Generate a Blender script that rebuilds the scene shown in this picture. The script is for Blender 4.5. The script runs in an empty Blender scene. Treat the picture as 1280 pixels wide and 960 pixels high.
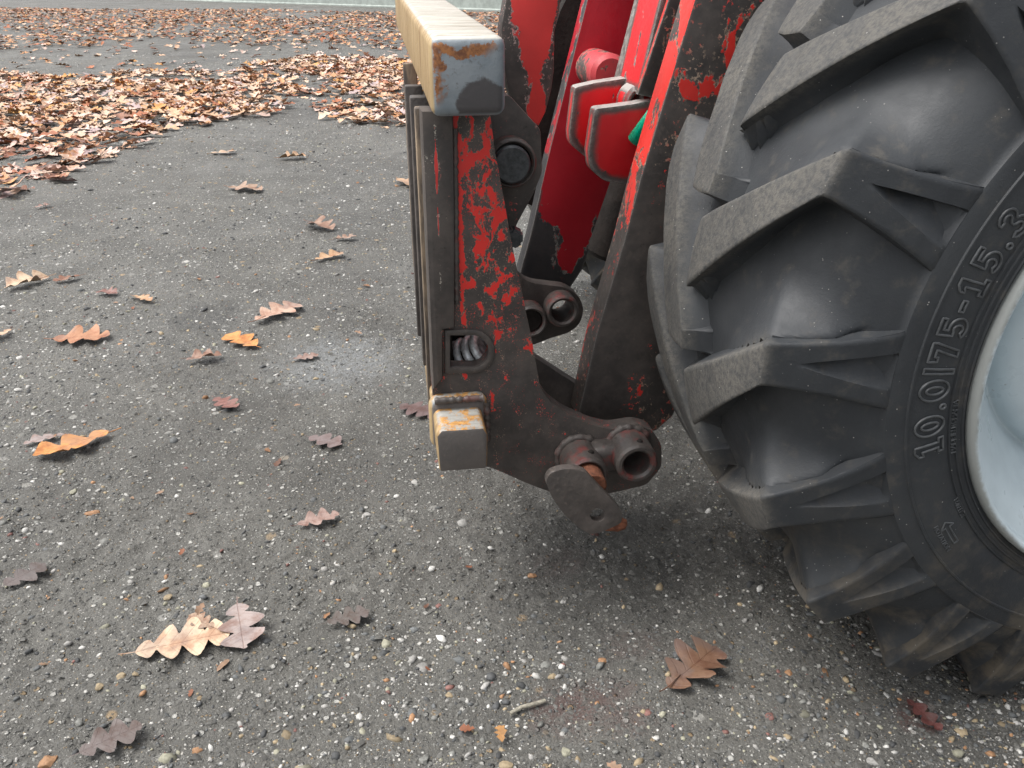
import bpy, bmesh, math, random
import numpy as np
from mathutils import Vector, Matrix

R = math.radians
PI = math.pi
random.seed(7)
rng = np.random.default_rng(11)
SC = bpy.context.scene
COL = SC.collection

# ------------------------------------------------------------------ camera
F = 1060.0                      # focal length in pixels of a 1280 px wide frame
PITCH, YAW, CH = .448, .153, .64
cam_d = bpy.data.cameras.new('camera')
cam_d.sensor_width = 36
cam_d.lens = F / 1280 * 36
cam_d.clip_start = .02
cam_d.clip_end = 500
cam_o = bpy.data.objects.new('camera', cam_d)
COL.objects.link(cam_o)
cam_o.location = (0, 0, CH)
cam_o.rotation_euler = (PI / 2 - PITCH, 0, -YAW)
SC.camera = cam_o

# ------------------------------------------------------------------ world, overcast daylight
SUN_EL, SUN_AZ = R(62), R(-80)          # azimuth measured from +Y, negative to the left
W = bpy.data.worlds.new('World')
SC.world = W
W.use_nodes = True
nt = W.node_tree
nt.nodes.clear()
sky = nt.nodes.new('ShaderNodeTexSky')
sky.sky_type = 'NISHITA'
sky.sun_disc = False
sky.sun_elevation = SUN_EL
sky.sun_rotation = SUN_AZ
sky.air_density = 1.0
sky.dust_density = 6.0
hs = nt.nodes.new('ShaderNodeHueSaturation')
hs.inputs['Saturation'].default_value = .22
bg = nt.nodes.new('ShaderNodeBackground')
bg.inputs['Strength'].default_value = .15
wo = nt.nodes.new('ShaderNodeOutputWorld')
nt.links.new(sky.outputs[0], hs.inputs['Color'])
nt.links.new(hs.outputs[0], bg.inputs['Color'])
nt.links.new(bg.outputs[0], wo.inputs['Surface'])
sd = bpy.data.lights.new('sun', 'SUN')
sd.energy = 1.2
sd.angle = R(35)
sd.color = (1, .97, .93)
so = bpy.data.objects.new('sun', sd)
COL.objects.link(so)
_dir = Vector((math.sin(SUN_AZ) * math.cos(SUN_EL), math.cos(SUN_AZ) * math.cos(SUN_EL), math.sin(SUN_EL)))
so.rotation_euler = (-_dir).to_track_quat('-Z', 'Y').to_euler()
so.location = _dir * 20
SC.view_settings.view_transform = 'Standard'
SC.view_settings.look = 'None'
SC.view_settings.exposure = .76
SC.view_settings.gamma = 1

# ------------------------------------------------------------------ helpers
_f = np.array([math.sin(YAW) * math.cos(PITCH), math.cos(YAW) * math.cos(PITCH), -math.sin(PITCH)])
_r = np.array([math.cos(YAW), -math.sin(YAW), 0])
_u = np.cross(_r, _f)


def on_plane(px, py, y):
    """photo pixel -> (x, z) on the real vertical plane at distance y"""
    d = _f + (px - 640) / F * _r - (py - 480) / F * _u
    t = y / d[1]
    return d[0] * t, CH + d[2] * t


def on_ground(px, py):
    d = _f + (px - 640) / F * _r - (py - 480) / F * _u
    t = -CH / d[2]
    return d[0] * t, d[1] * t


def tag(o, label=None, cat=None, group=None, kind=None):
    if label: o['label'] = label
    if cat: o['category'] = cat
    if group: o['group'] = group
    if kind: o['kind'] = kind
    return o


def empty(name, loc=(0, 0, 0), parent=None):
    o = bpy.data.objects.new(name, None)
    o.empty_display_size = .1
    COL.objects.link(o)
    if parent is None:
        o.location = loc
    else:
        o.parent = parent
        o.matrix_parent_inverse = INV[parent.name]
        o.location = loc
    INV[o.name] = Matrix.Translation(-Vector(loc))
    return o


INV = {}


def link(name, me, mat, parent=None):
    o = bpy.data.objects.new(name, me)
    COL.objects.link(o)
    if mat is not None and not me.materials:
        me.materials.append(mat)
    if parent is not None:
        o.parent = parent
        o.matrix_parent_inverse = INV[parent.name]
    return o


def from_bm(name, bm, mat, parent=None, smooth=40):
    bmesh.ops.recalc_face_normals(bm, faces=bm.faces)
    me = bpy.data.meshes.new(name)
    bm.to_mesh(me)
    bm.free()
    if smooth:
        me.shade_smooth()
        me.set_sharp_from_angle(angle=R(smooth))
    o = link(name, me, mat, parent)
    if parent is not None:
        INV[o.name] = Matrix.Identity(4)
    return o


def from_np(name, V, Fq, mat, parent=None, smooth=None, col=None):
    """V (n,3), Fq (m,k) -> mesh object"""
    me = bpy.data.meshes.new(name)
    k = Fq.shape[1]
    me.vertices.add(len(V))
    me.vertices.foreach_set('co', np.asarray(V, np.float32).ravel())
    me.loops.add(Fq.size)
    me.loops.foreach_set('vertex_index', Fq.astype(np.int32).ravel())
    me.polygons.add(len(Fq))
    me.polygons.foreach_set('loop_start', (np.arange(len(Fq)) * k).astype(np.int32))
    me.update(calc_edges=True)
    if col is not None:
        a = me.color_attributes.new('tint', 'FLOAT_COLOR', 'POINT')
        c4 = np.ones((len(V), 4), np.float32)
        c4[:, :3] = col
        a.data.foreach_set('color', c4.ravel())
    if smooth is True:
        me.shade_smooth()
    elif smooth:
        me.shade_smooth()
        me.set_sharp_from_angle(angle=R(smooth))
    o = link(name, me, mat, parent)
    if parent is not None:
        INV[o.name] = Matrix.Identity(4)
    return o


def rounded(pts, rad, n=4):
    """round polygon corners; rad is a number or one per point (px or metres)"""
    out = []
    m = len(pts)
    for i in range(m):
        p0, p1, p2 = [Vector(pts[(i + k) % m][:2]) for k in (-1, 0, 1)]
        r = rad[i] if isinstance(rad, (list, tuple)) else rad
        a, b = p0 - p1, p2 - p1
        r = min(r, a.length * .45, b.length * .45)
        if r < 1e-5:
            out.append(tuple(p1)); continue
        s, e = p1 + a.normalized() * r, p1 + b.normalized() * r
        for k in range(n + 1):
            t = k / n
            q = s * (1 - t) ** 2 + p1 * 2 * t * (1 - t) + e * t * t
            out.append(tuple(q))
    return out


def prism_bm(poly, y0, y1, bev=.0015, holes=(), seg=2):
    """closed plate with outline poly [(x, z)] between y0 (near face) and y1"""
    bm = bmesh.new()
    es = []
    for loop in [poly] + list(holes):
        vs = [bm.verts.new((p[0], y0, p[1])) for p in loop]
        for i in range(len(vs)):
            es.append(bm.edges.new((vs[i], vs[(i + 1) % len(vs)])))
    if holes:
        bmesh.ops.triangle_fill(bm, use_beauty=True, edges=es)
    else:
        bm.faces.new(bm.verts)
    r = bmesh.ops.extrude_face_region(bm, geom=list(bm.faces))
    for v in r['geom']:
        if isinstance(v, bmesh.types.BMVert):
            v.co.y = y1
    bm.faces.ensure_lookup_table()
    bmesh.ops.recalc_face_normals(bm, faces=bm.faces)
    if bev:
        e = [e for e in bm.edges if len(e.link_faces) == 2 and e.calc_face_angle(0) > R(60)
             and abs(e.verts[0].co.y - e.verts[1].co.y) < 1e-6]
        bmesh.ops.bevel(bm, geom=e, offset=bev, segments=seg, affect='EDGES', profile=.6, clamp_overlap=True)
    return bm


def px_poly(pts, y, rad=0, n=4):
    if rad:
        pts = rounded(pts, rad, n)
    return [on_plane(p[0], p[1], y) for p in pts]


def plate(name, pts, y0, y1, mat, parent, rad=0, bev=.0015, holes=(), n=4):
    bm = prism_bm(px_poly(pts, y0, rad, n), y0, y1, bev, [px_poly(h, y0) for h in holes])
    return from_bm(name, bm, mat, parent)


def box_bm(x0, x1, y0, y1, z0, z1, bev=.004, seg=3):
    bm = bmesh.new()
    bmesh.ops.create_cube(bm, size=1)
    for v in bm.verts:
        v.co = Vector(((x0 + x1) / 2 + v.co.x * (x1 - x0), (y0 + y1) / 2 + v.co.y * (y1 - y0), (z0 + z1) / 2 + v.co.z * (z1 - z0)))
    if bev:
        bmesh.ops.bevel(bm, geom=list(bm.edges), offset=bev, segments=seg, affect='EDGES', profile=.5)
    return bm


def lathe_bm(profile, center, axis='y', n=40, closed=True):
    """profile [(radius, along axis)]; the axis runs along y through center (x, z)"""
    bm = bmesh.new()
    rings = []
    for k in range(n):
        a = 2 * PI * k / n
        rings.append([bm.verts.new((center[0] + r * math.cos(a), y, center[1] + r * math.sin(a))) for r, y in profile])
    m = len(profile)
    for k in range(n):
        A, B = rings[k], rings[(k + 1) % n]
        for i in range(m if closed else m - 1):
            j = (i + 1) % m
            bm.faces.new((A[i], A[j], B[j], B[i]))
    return bm


def tube_ring(cx, cz, y0, y1, ro, ri, b=.002, n=36):
    """a thick walled tube with chamfered lips"""
    return lathe_bm([(ro, y0 + b), (ro - b, y0), (ri + b, y0), (ri, y0 + b), (ri, y1 - b), (ri + b, y1), (ro - b, y1), (ro, y1 - b)], (cx, cz), n=n)


def rod_bm(cx, cz, y0, y1, r, b=.0015, n=32):
    return lathe_bm([(.0002, y0), (r - b, y0), (r, y0 + b), (r, y1 - b), (r - b, y1), (.0002, y1)], (cx, cz), n=n)


def sweep(pts, rad, k=6, closed=True):
    """tube along 3-D points -> verts, quads"""
    P = np.array(pts, float)
    n = len(P)
    T = np.roll(P, -1, 0) - np.roll(P, 1, 0)
    if not closed:
        T[0] = P[1] - P[0]; T[-1] = P[-1] - P[-2]
    T /= np.linalg.norm(T, axis=1)[:, None] + 1e-12
    up = np.array([0, 1., 0]) if abs(T[:, 1]).max() < .9 else np.array([0, 0, 1.])
    A = np.cross(T, up); A /= np.linalg.norm(A, axis=1)[:, None] + 1e-12
    B = np.cross(T, A)
    an = np.arange(k) / k * 2 * PI
    V = P[:, None, :] + rad * (np.cos(an)[None, :, None] * A[:, None, :] + np.sin(an)[None, :, None] * B[:, None, :])
    q = []
    for i in range(n if closed else n - 1):
        j = (i + 1) % n
        for a in range(k):
            b = (a + 1) % k
            q.append((i * k + a, i * k + b, j * k + b, j * k + a))
    return V.reshape(-1, 3), np.array(q)


# ------------------------------------------------------------------ node helpers
class NG:
    def __init__(s, name):
        s.m = bpy.data.materials.new(name)
        s.m.use_nodes = True
        s.t = s.m.node_tree
        s.t.nodes.clear()
        s.out = s.t.nodes.new('ShaderNodeOutputMaterial')
        s.b = s.t.nodes.new('ShaderNodeBsdfPrincipled')
        s.t.links.new(s.b.outputs[0], s.out.inputs[0])
        tc = s.t.nodes.new('ShaderNodeTexCoord')
        s.obj = tc.outputs['Object']

    def put(s, sock, v):
        if isinstance(v, bpy.types.NodeSocket):
            s.t.links.new(v, sock)
        elif v is not None:
            if sock.type == 'RGBA' and len(v) == 3:
                v = (*v, 1)
            sock.default_value = v

    def mapping(s, scale=(1, 1, 1), loc=(0, 0, 0), rot=(0, 0, 0), vec=None):
        n = s.t.nodes.new('ShaderNodeMapping')
        s.put(n.inputs[0], vec or s.obj)
        n.inputs['Location'].default_value = loc
        n.inputs['Rotation'].default_value = rot
        n.inputs['Scale'].default_value = scale
        return n.outputs[0]

    def noise(s, scale, detail=4, rough=.55, vec=None, dist=0., off=0.):
        n = s.t.nodes.new('ShaderNodeTexNoise')
        n.noise_dimensions = '4D'
        s.put(n.inputs['Vector'], vec or s.obj)
        n.inputs['W'].default_value = off
        n.inputs['Scale'].default_value = scale
        n.inputs['Detail'].default_value = detail
        n.inputs['Roughness'].default_value = rough
        n.inputs['Distortion'].default_value = dist
        return n.outputs[0]

    def voro(s, scale, feature='F1', vec=None, rand=1.):
        n = s.t.nodes.new('ShaderNodeTexVoronoi')
        n.feature = feature
        s.put(n.inputs['Vector'], vec or s.obj)
        n.inputs['Scale'].default_value = scale
        n.inputs['Randomness'].default_value = rand
        return n

    def ramp(s, fac, lo, hi, a=0., b=1., smooth=True):
        n = s.t.nodes.new('ShaderNodeMapRange')
        n.interpolation_type = 'SMOOTHSTEP' if smooth else 'LINEAR'
        s.put(n.inputs['Value'], fac)
        n.inputs['From Min'].default_value = lo
        n.inputs['From Max'].default_value = hi
        n.inputs['To Min'].default_value = a
        n.inputs['To Max'].default_value = b
        return n.outputs[0]

    def math(s, op, a, b=None, c=None, clamp=False):
        n = s.t.nodes.new('ShaderNodeMath')
        n.operation = op
        n.use_clamp = clamp
        s.put(n.inputs[0], a)
        if b is not None: s.put(n.inputs[1], b)
        if c is not None: s.put(n.inputs[2], c)
        return n.outputs[0]

    def mix(s, fac, a, b, mode='MIX'):
        n = s.t.nodes.new('ShaderNodeMix')
        n.data_type = 'RGBA'
        n.blend_type = mode
        s.put(n.inputs[0], fac)
        s.put(n.inputs[6], a)
        s.put(n.inputs[7], b)
        return n.outputs[2]

    def sep(s, vec=None):
        n = s.t.nodes.new('ShaderNodeSeparateXYZ')
        s.put(n.inputs[0], vec or s.obj)
        return n.outputs

    def bump(s, h, strength=.5, dist=.002, nrm=None):
        n = s.t.nodes.new('ShaderNodeBump')
        n.inputs['Strength'].default_value = strength
        n.inputs['Distance'].default_value = dist
        s.put(n.inputs['Height'], h)
        if nrm is not None: s.put(n.inputs['Normal'], nrm)
        return n.outputs[0]

    def attr(s, name):
        n = s.t.nodes.new('ShaderNodeAttribute')
        n.attribute_name = name
        return n.outputs['Color']

    def set(s, color=None, rough=None, metal=None, normal=None, spec=None):
        if color is not None: s.put(s.b.inputs['Base Color'], color)
        if rough is not None: s.put(s.b.inputs['Roughness'], rough)
        if metal is not None: s.put(s.b.inputs['Metallic'], metal)
        if normal is not None: s.put(s.b.inputs['Normal'], normal)
        if spec is not None: s.put(s.b.inputs['Specular IOR Level'], spec)
        return s.m


def grime(g, seed=0.):
    """dark oily steel colour shared by the bare metal"""
    n1 = g.noise(28, 6, .65, off=seed)
    n2 = g.noise(170, 4, .6, off=seed + 3)
    c = g.mix(g.ramp(n1, .35, .7), (.050, .044, .041), (.098, .083, .074))
    c = g.mix(g.ramp(n2, .52, .75, 0, .55), c, (.13, .105, .09))
    pit = g.ramp(g.noise(90, 5, .7, off=seed + 8), .30, .40, 1, 0)
    c = g.mix(g.math('MULTIPLY', pit, .6), c, (.02, .017, .016))
    return c, n1, n2


def worn_paint(name, thr, scale=26, seed=0., red=(.60, .020, .022), zgrad=None, primer=(.36, .27, .20), xline=None, soft=.012, under=None, crumbs=.35, lin=None, wear=None, leftface=0., topbare=0.):
    """red paint flaking off dark steel; thr: threshold of the noise above which paint survives"""
    g = NG(name)
    vec = g.mapping((1, 1, .62))
    n = g.noise(scale, 5, .58, vec=vec, off=seed, dist=.6)
    f = g.noise(scale * 5.5, 4, .7, vec=vec, off=seed + 5)
    v = g.math('ADD', g.math('MULTIPLY', n, .78), g.math('MULTIPLY', f, .22))
    x, y, z = g.sep()
    if zgrad:
        z0, z1, a = zgrad
        v = g.math('ADD', v, g.ramp(z, z0, z1, -a, a))
    if lin:
        d = None                      # linear wear fronts, the innermost one counts
        for (lx, lz, l0) in lin[0]:
            e_ = g.math('ADD', g.math('ADD', g.math('MULTIPLY', x, lx), g.math('MULTIPLY', z, lz)), l0)
            d = e_ if d is None else g.math('MINIMUM', d, e_)
        v = g.math('ADD', v, g.ramp(d, -lin[1], lin[1], -lin[2], lin[2], False))
    geo = g.t.nodes.new('ShaderNodeNewGeometry')
    rubbed = None
    if wear:
        bv = g.t.nodes.new('ShaderNodeBevel')
        bv.samples = 14
        bv.inputs['Radius'].default_value = wear[0]
        dp = g.t.nodes.new('ShaderNodeVectorMath'); dp.operation = 'DOT_PRODUCT'
        g.put(dp.inputs[0], bv.outputs[0]); g.put(dp.inputs[1], geo.outputs['Normal'])
        rubbed = g.ramp(dp.outputs['Value'], .9998, .968, 0, 1)
        rag = g.ramp(g.noise(95, 4, .65, off=seed + 15), .3, .7, .35, 1.2)
        v = g.math('SUBTRACT', v, g.math('MULTIPLY', g.math('MULTIPLY', rubbed, rag), wear[1]))
    bare = None
    if topbare:
        bare = g.math('MULTIPLY', g.ramp(g.sep(geo.outputs['Normal'])[2], .45, .7), g.ramp(g.noise(60, 3, .6, off=seed + 25), .3, .5, .4, 1))
        v = g.math('SUBTRACT', v, g.math('MULTIPLY', bare, topbare))
    if leftface:
        v = g.math('ADD', v, g.ramp(g.sep(geo.outputs['Normal'])[0], -.5, -.8, 0, leftface))
    if xline:
        for xl, wdt, amt in xline:
            d = g.math('ABSOLUTE', g.math('SUBTRACT', x, xl))
            v = g.math('ADD', v, g.ramp(d, 0, wdt, amt, 0))
    paint = g.ramp(v, thr, thr + soft)
    edge = g.math('MULTIPLY', g.ramp(v, thr - soft * 2.2, thr - soft * .6), g.ramp(v, thr + soft * .3, thr + soft * 1.3, 1, 0))
    edge = g.math('MULTIPLY', edge, g.ramp(g.noise(scale * 3, 2, off=seed + 9), .42, .6))
    # stray crumbs of primer and paint away from the patches
    cr = g.noise(scale * 7, 3, .75, off=seed + 12)
    near = g.ramp(v, thr - .13, thr - .01)
    cm = g.math('MULTIPLY', g.math('MULTIPLY', g.ramp(cr, .575, .61), near), crumbs * 1.6)
    base, n1, n2 = grime(g, seed)
    if under: base = g.mix(.6, base, under)
    if rubbed is not None:
        base = g.mix(g.math('MULTIPLY', g.ramp(rubbed, .1, .6), .6), base, (.10, .092, .086))
        base = g.mix(g.math('MULTIPLY', g.ramp(dp.outputs['Value'], .90, .78), g.ramp(g.noise(150, 4, .7, off=seed + 14), .35, .6, .1, wear[2])), base, (.46, .44, .41))
    if bare is not None:
        base = g.mix(g.math('MULTIPLY', bare, .85), base, (.40, .385, .36))
    rc = g.mix(g.ramp(g.noise(14, 3, off=seed + 2), .35, .7), red, tuple(c * .78 for c in red))
    rc = g.mix(g.ramp(g.noise(240, 3, .7, off=seed + 4), .66, .74, 0, .7), rc, (.10, .05, .045))
    col = g.mix(cm, base, g.mix(g.ramp(g.noise(23, 3, .6, off=seed + 19), .42, .58), primer, red))
    col = g.mix(g.math('MULTIPLY', edge, .8), col, primer)
    col = g.mix(paint, col, rc)
    rough = g.math('ADD', g.math('MULTIPLY', paint, -.12), g.ramp(n2, .3, .7, .46, .66))
    h = g.math('ADD', g.math('MULTIPLY', paint, .6), g.math('MULTIPLY', n2, .35))
    return g.set(col, rough, 0., g.bump(h, .55, .0012), .45)


def dark_steel(name, seed=0., red=0., lift=1., spec=.5):
    g = NG(name)
    c, n1, n2 = grime(g, seed)
    if red:
        c = g.mix(g.ramp(g.noise(60, 5, .65, off=seed + 6), .5, .66, 0, red), c, (.17, .035, .03))
    if lift != 1:
        c = g.mix(1., c, (lift, lift, lift), 'MULTIPLY')
    h = g.math('ADD', n2, g.math('MULTIPLY', n1, .5))
    return g.set(c, g.ramp(n1, .3, .7, .38, .62) if spec == .5 else .75, .0, g.bump(h, .6, .0016), spec)


def rubber(name):
    g = NG(name)
    n1 = g.noise(9, 5, .6)
    n2 = g.noise(55, 5, .65, off=2)
    fine = g.noise(420, 3, .7, off=4)
    c = g.mix(g.ramp(n1, .35, .68), (.023, .026, .030), (.041, .045, .049))
    c = g.mix(g.ramp(n2, .52, .76, 0, .5), c, (.11, .098, .080))     # dried mud dust
    x, y, z = g.sep()
    # scuffed, dusty tread faces: the outermost skin of the lugs
    r = g.math('SQRT', g.math('ADD', g.math('POWER', g.math('SUBTRACT', x, WX), 2), g.math('POWER', g.math('SUBTRACT', z, WZ), 2)))
    skin = g.math('MULTIPLY', g.ramp(r, .366, .380), g.ramp(g.noise(14, 5, .65, off=27), .32, .62, .35, 1))
    scuff = g.math('MULTIPLY', skin, g.ramp(g.noise(190, 4, .75, off=7), .34, .62, .25, .85))
    c = g.mix(scuff, c, (.125, .117, .102))
    geo = g.t.nodes.new('ShaderNodeNewGeometry')
    pz = g.sep(geo.outputs['Position'])[2]
    mud = g.math('MULTIPLY', g.ramp(pz, .04, .30, 1, 0), g.ramp(g.noise(22, 5, .7, off=23), .44, .64, 0, .7))
    c = g.mix(mud, c, (.135, .112, .082))
    sp = g.voro(260)
    spot = g.math('MULTIPLY', g.ramp(g.math('ADD', sp.outputs['Distance'], g.math('MULTIPLY', g.sep(sp.outputs['Color'])[1], .14)), .10, .2, 1, 0), g.ramp(g.noise(35, 3, off=12), .47, .6))
    spc = g.sep(sp.outputs['Color'])[0]
    spot = g.math('MULTIPLY', spot, g.ramp(spc, .62, .66))
    c = g.mix(g.math('MULTIPLY', spot, .8), c, (.42, .41, .38))
    h = g.math('ADD', g.math('MULTIPLY', fine, .5), g.math('ADD', g.math('MULTIPLY', g.math('MULTIPLY', skin, g.noise(300, 3, .8, off=17)), 1.6), g.math('MULTIPLY', spot, 1.)))
    return g.set(c, g.math('ADD', g.ramp(n2, .3, .7, .56, .70), g.math('MULTIPLY', skin, .2)), 0., g.bump(h, .45, .0012), .5)


WX, WZ, WY0 = .65, .368, .67           # near wheel: axle position and tread centre plane

# ------------------------------------------------------------------ materials
M = {}
M['rubber'] = rubber('rubber')
M['plate_paint'] = worn_paint('flaking_red_side_plate', .578, 80, 1.7, zgrad=(.20, .42, .05), xline=[(.0735, .0045, .085), (.102, .02, .025)], red=(.78, .038, .030), crumbs=.9, soft=.007)
M['bar_paint'] = worn_paint('scraped_black_bar', .70, 34, 4.1, xline=[(.0515, .0026, .17)], crumbs=1., red=(.66, .05, .045), primer=(.46, .42, .36))
M['arm_paint'] = worn_paint('flaking_red_arm', .57, 24, 8.3, zgrad=(.20, .60, .06), lin=([(.973, -.23, -.232)], .06, .12), red=(.78, .042, .032), leftface=.16, wear=(.006, .10, .8), soft=.008, crumbs=1.)
M['arm_shaded_red'] = worn_paint('red_arm_inside_shaded', .47, 26, 3.3, red=(.44, .010, .022), lin=([(.889, .458, -.3665), (-.909, .416, .167)], .045, .3), under=(.022, .027, .033), primer=(.30, .31, .28), crumbs=.1, leftface=-.35, wear=(.008, .22, .9))  # red darkened: shade between the arms put into the paint colour
M['bright_red'] = worn_paint('glossy_red_bracket', .40, 30, 6.2, red=(.72, .014, .020), primer=(.4, .38, .36), crumbs=.2, wear=(.018, .95, .95), topbare=.6)
M['old_red'] = worn_paint('faded_red_tube', .47, 34, 15.2, red=(.58, .07, .08), crumbs=.6)
M['link_red'] = worn_paint('red_link', .52, 40, 9.4, red=(.74, .05, .045), zgrad=(.535, .575, .10), lin=([(1, 0, -.155), (-1, 0, .1885)], .012, .2), primer=(.45, .33, .30), crumbs=1.)
M['dark'] = dark_steel('greasy_dark_steel', 2.)
M['boss'] = dark_steel('dark_steel_with_red_rust', 5., red=.8, lift=1.0)
M['weld'] = dark_steel('weld_steel', 7., red=.35, lift=1.15)
M['flap'] = dark_steel('brown_grey_flap_steel', 9., lift=1.25)
M['black'] = dark_steel('black_painted_steel', 12., lift=.3, spec=.12)


def edge_steel():
    g = NG('worn_bare_edge')
    n = g.noise(120, 5, .7)
    c = g.mix(g.ramp(n, .35, .7), (.12, .11, .10), (.42, .40, .37))
    return g.set(c, .45, .3, g.bump(n, .3, .001))


M['edge'] = edge_steel()


def bar_steel(name, top_z, rust_seed, mud=.0):
    """bare fork bar: blue-grey mill steel, orange rust in blotches, pale scuffed grain along the length on the wearing faces"""
    g = NG(name)
    x, y, z = g.sep()
    n = g.noise(38, 5, .6, off=rust_seed)
    nf = g.noise(190, 5, .7, off=rust_seed + 2)
    c = g.mix(g.ramp(n, .35, .65), (.20, .235, .26), (.28, .31, .33))
    c = g.mix(g.ramp(nf, .56, .7, 0, .6), c, (.10, .095, .09))
    geo = g.t.nodes.new('ShaderNodeNewGeometry')
    nx, ny, nz = g.sep(geo.outputs['Normal'])
    streak = g.noise(1, 6, .65, vec=g.mapping((14, 170, 170)), dist=.9, off=rust_seed + 4)
    # top: pale abrasion with fine dark ripples across
    top = g.ramp(nz, .55, .8)
    ct = g.mix(g.ramp(streak, .36, .6), (.30, .26, .20), (.58, .56, .50))
    ct = g.mix(g.ramp(g.noise(46, 4, .65, off=rust_seed + 21), .56, .70, 0, .3), ct, (.38, .29, .17))
    c = g.mix(top, c, ct)
    # left wearing face: ochre rust film with grain
    lf = g.ramp(nx, -.55, -.8)
    cl = g.mix(g.ramp(g.noise(1, 5, .65, vec=g.mapping((20, 95, 9)), off=rust_seed + 6), .38, .62), (.30, .19, .085), (.50, .37, .20))
    c = g.mix(lf, c, cl)
    return g, c, n, nf, (x, y, z), (nx, ny, nz)


def upper_bar_mat():
    g, c, n, nf, (x, y, z), (nx, ny, nz) = bar_steel('bare_upper_bar_steel', .597, 3.)
    ny_ = g.ramp(ny, -.6, -.85)
    # rust ring on the end face: a ragged arch around the top and left side
    cx, cz = .076, .563
    dx = g.math('ABSOLUTE', g.math('SUBTRACT', x, cx)); dz = g.math('SUBTRACT', z, cz)
    dd = g.math('MAXIMUM', dx, g.math('ABSOLUTE', dz))
    wob = g.math('MULTIPLY', g.math('SUBTRACT', g.noise(70, 5, .7, off=31), .5), .030)
    dd = g.math('ADD', dd, wob)
    ring = g.math('MULTIPLY', g.ramp(dd, .0165, .0185), g.ramp(dd, .0255, .0275, 1, 0))
    ring = g.math('MULTIPLY', ring, g.ramp(g.math('ADD', dz, g.math('MULTIPLY', g.math('SUBTRACT', cx, x), .9)), -.002, .012))
    ring = g.math('MULTIPLY', ring, g.ramp(g.noise(55, 3, .6, off=41), .36, .46))
    rust = g.mix(g.ramp(nf, .35, .65), (.16, .055, .018), (.40, .16, .045))
    c = g.mix(g.math('MULTIPLY', g.math('MULTIPLY', ring, ny_), .95), c, rust)
    # dark worn patch in the lower right corner
    ex_ = g.math('SUBTRACT', x, .089); ez_ = g.math('SUBTRACT', z, .543)
    pr = g.math('SQRT', g.math('ADD', g.math('MULTIPLY', ex_, ex_), g.math('MULTIPLY', ez_, ez_)))
    pr = g.math('ADD', pr, g.math('MULTIPLY', wob, .5))
    c = g.mix(g.math('MULTIPLY', g.ramp(pr, .0225, .0195), ny_), c, (.092, .086, .088))
    h = g.math('ADD', nf, g.math('MULTIPLY', n, .6))
    return g.set(c, g.ramp(nf, .3, .7, .42, .62), .25, g.bump(h, .4, .0012))


def lower_bar_mat():
    g, c, n, nf, (x, y, z), (nx, ny, nz) = bar_steel('bare_lower_bar_steel', .235, 13.)
    top = g.ramp(nz, .5, .8)
    rp = g.ramp(g.noise(75, 5, .7, off=21), .47, .56)
    rust = g.mix(g.ramp(nf, .35, .6), (.26, .12, .03), (.56, .27, .05))
    c = g.mix(g.math('MULTIPLY', top, .7), c, g.mix(nf, (.16, .16, .155), (.34, .34, .32)))
    c = g.mix(g.math('MULTIPLY', rp, g.math('MULTIPLY', top, .9)), c, rust)
    fr = g.ramp(ny, -.6, -.85)
    gr, _, _ = grime(g, 17.)
    gr = g.mix(.55, g.mix(1., gr, (1.6, 1.5, 1.45), 'MULTIPLY'), (.135, .128, .122))
    c = g.mix(fr, c, gr)
    sd = g.ramp(nx, .5, .8)
    c = g.mix(g.math('MULTIPLY', sd, .8), c, rust)
    h = g.math('ADD', nf, g.math('MULTIPLY', n, .6))
    return g.set(c, g.ramp(nf, .3, .7, .4, .65), .15, g.bump(h, .5, .0014))


M['upper_bar'] = upper_bar_mat()
M['lower_bar'] = lower_bar_mat()


def rust_edge():
    g = NG('rusty_tan_edge')
    s = g.noise(1, 5, .65, vec=g.mapping((60, 60, 14)))
    c = g.mix(g.ramp(s, .38, .64), (.075, .06, .05), (.30, .225, .15))
    return g.set(c, .6, 0., g.bump(s, .5, .0015))


M['rust_edge'] = rust_edge()


def rim_paint():
    g = NG('white_rim_paint')
    n = g.noise(20, 4, .6)
    c = g.mix(g.ramp(n, .4, .75), (.60, .68, .71), (.50, .57, .60))
    d = g.ramp(g.noise(150, 4, .75, off=5), .64, .70)
    c = g.mix(g.math('MULTIPLY', d, .5), c, (.25, .23, .19))
    # dirt and rust along the bead, scratches
    x, y, z = g.sep()
    r = g.math('SQRT', g.math('ADD', g.math('MULTIPLY', x, x), g.math('MULTIPLY', z, z)))
    rn = g.math('ADD', r, g.math('MULTIPLY', g.math('SUBTRACT', g.noise(60, 5, .7, off=8), .5), .010))
    c = g.mix(g.ramp(rn, .2085, .2125, 0, .7), c, (.20, .19, .16))
    scr = g.ramp(g.noise(1, 3, .6, vec=g.mapping((240, 20, 60), rot=(0, .6, 0)), off=3), .68, .71)
    c = g.mix(g.math('MULTIPLY', scr, .35), c, (.35, .34, .31))
    return g.set(c, g.ramp(n, .3, .7, .26, .40), 0., g.bump(g.noise(90, 3, .6), .06, .001), .5)


M['rim'] = rim_paint()


def simple(name, col, rough=.5, metal=0., nscale=60, var=.35, bump=.3):
    g = NG(name)
    n = g.noise(nscale, 5, .65)
    c = g.mix(g.ramp(n, .3, .7), tuple(v * (1 - var) for v in col), tuple(min(1, v * (1 + var)) for v in col))
    return g.set(c, rough, metal, g.bump(n, bump, .001))


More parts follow.
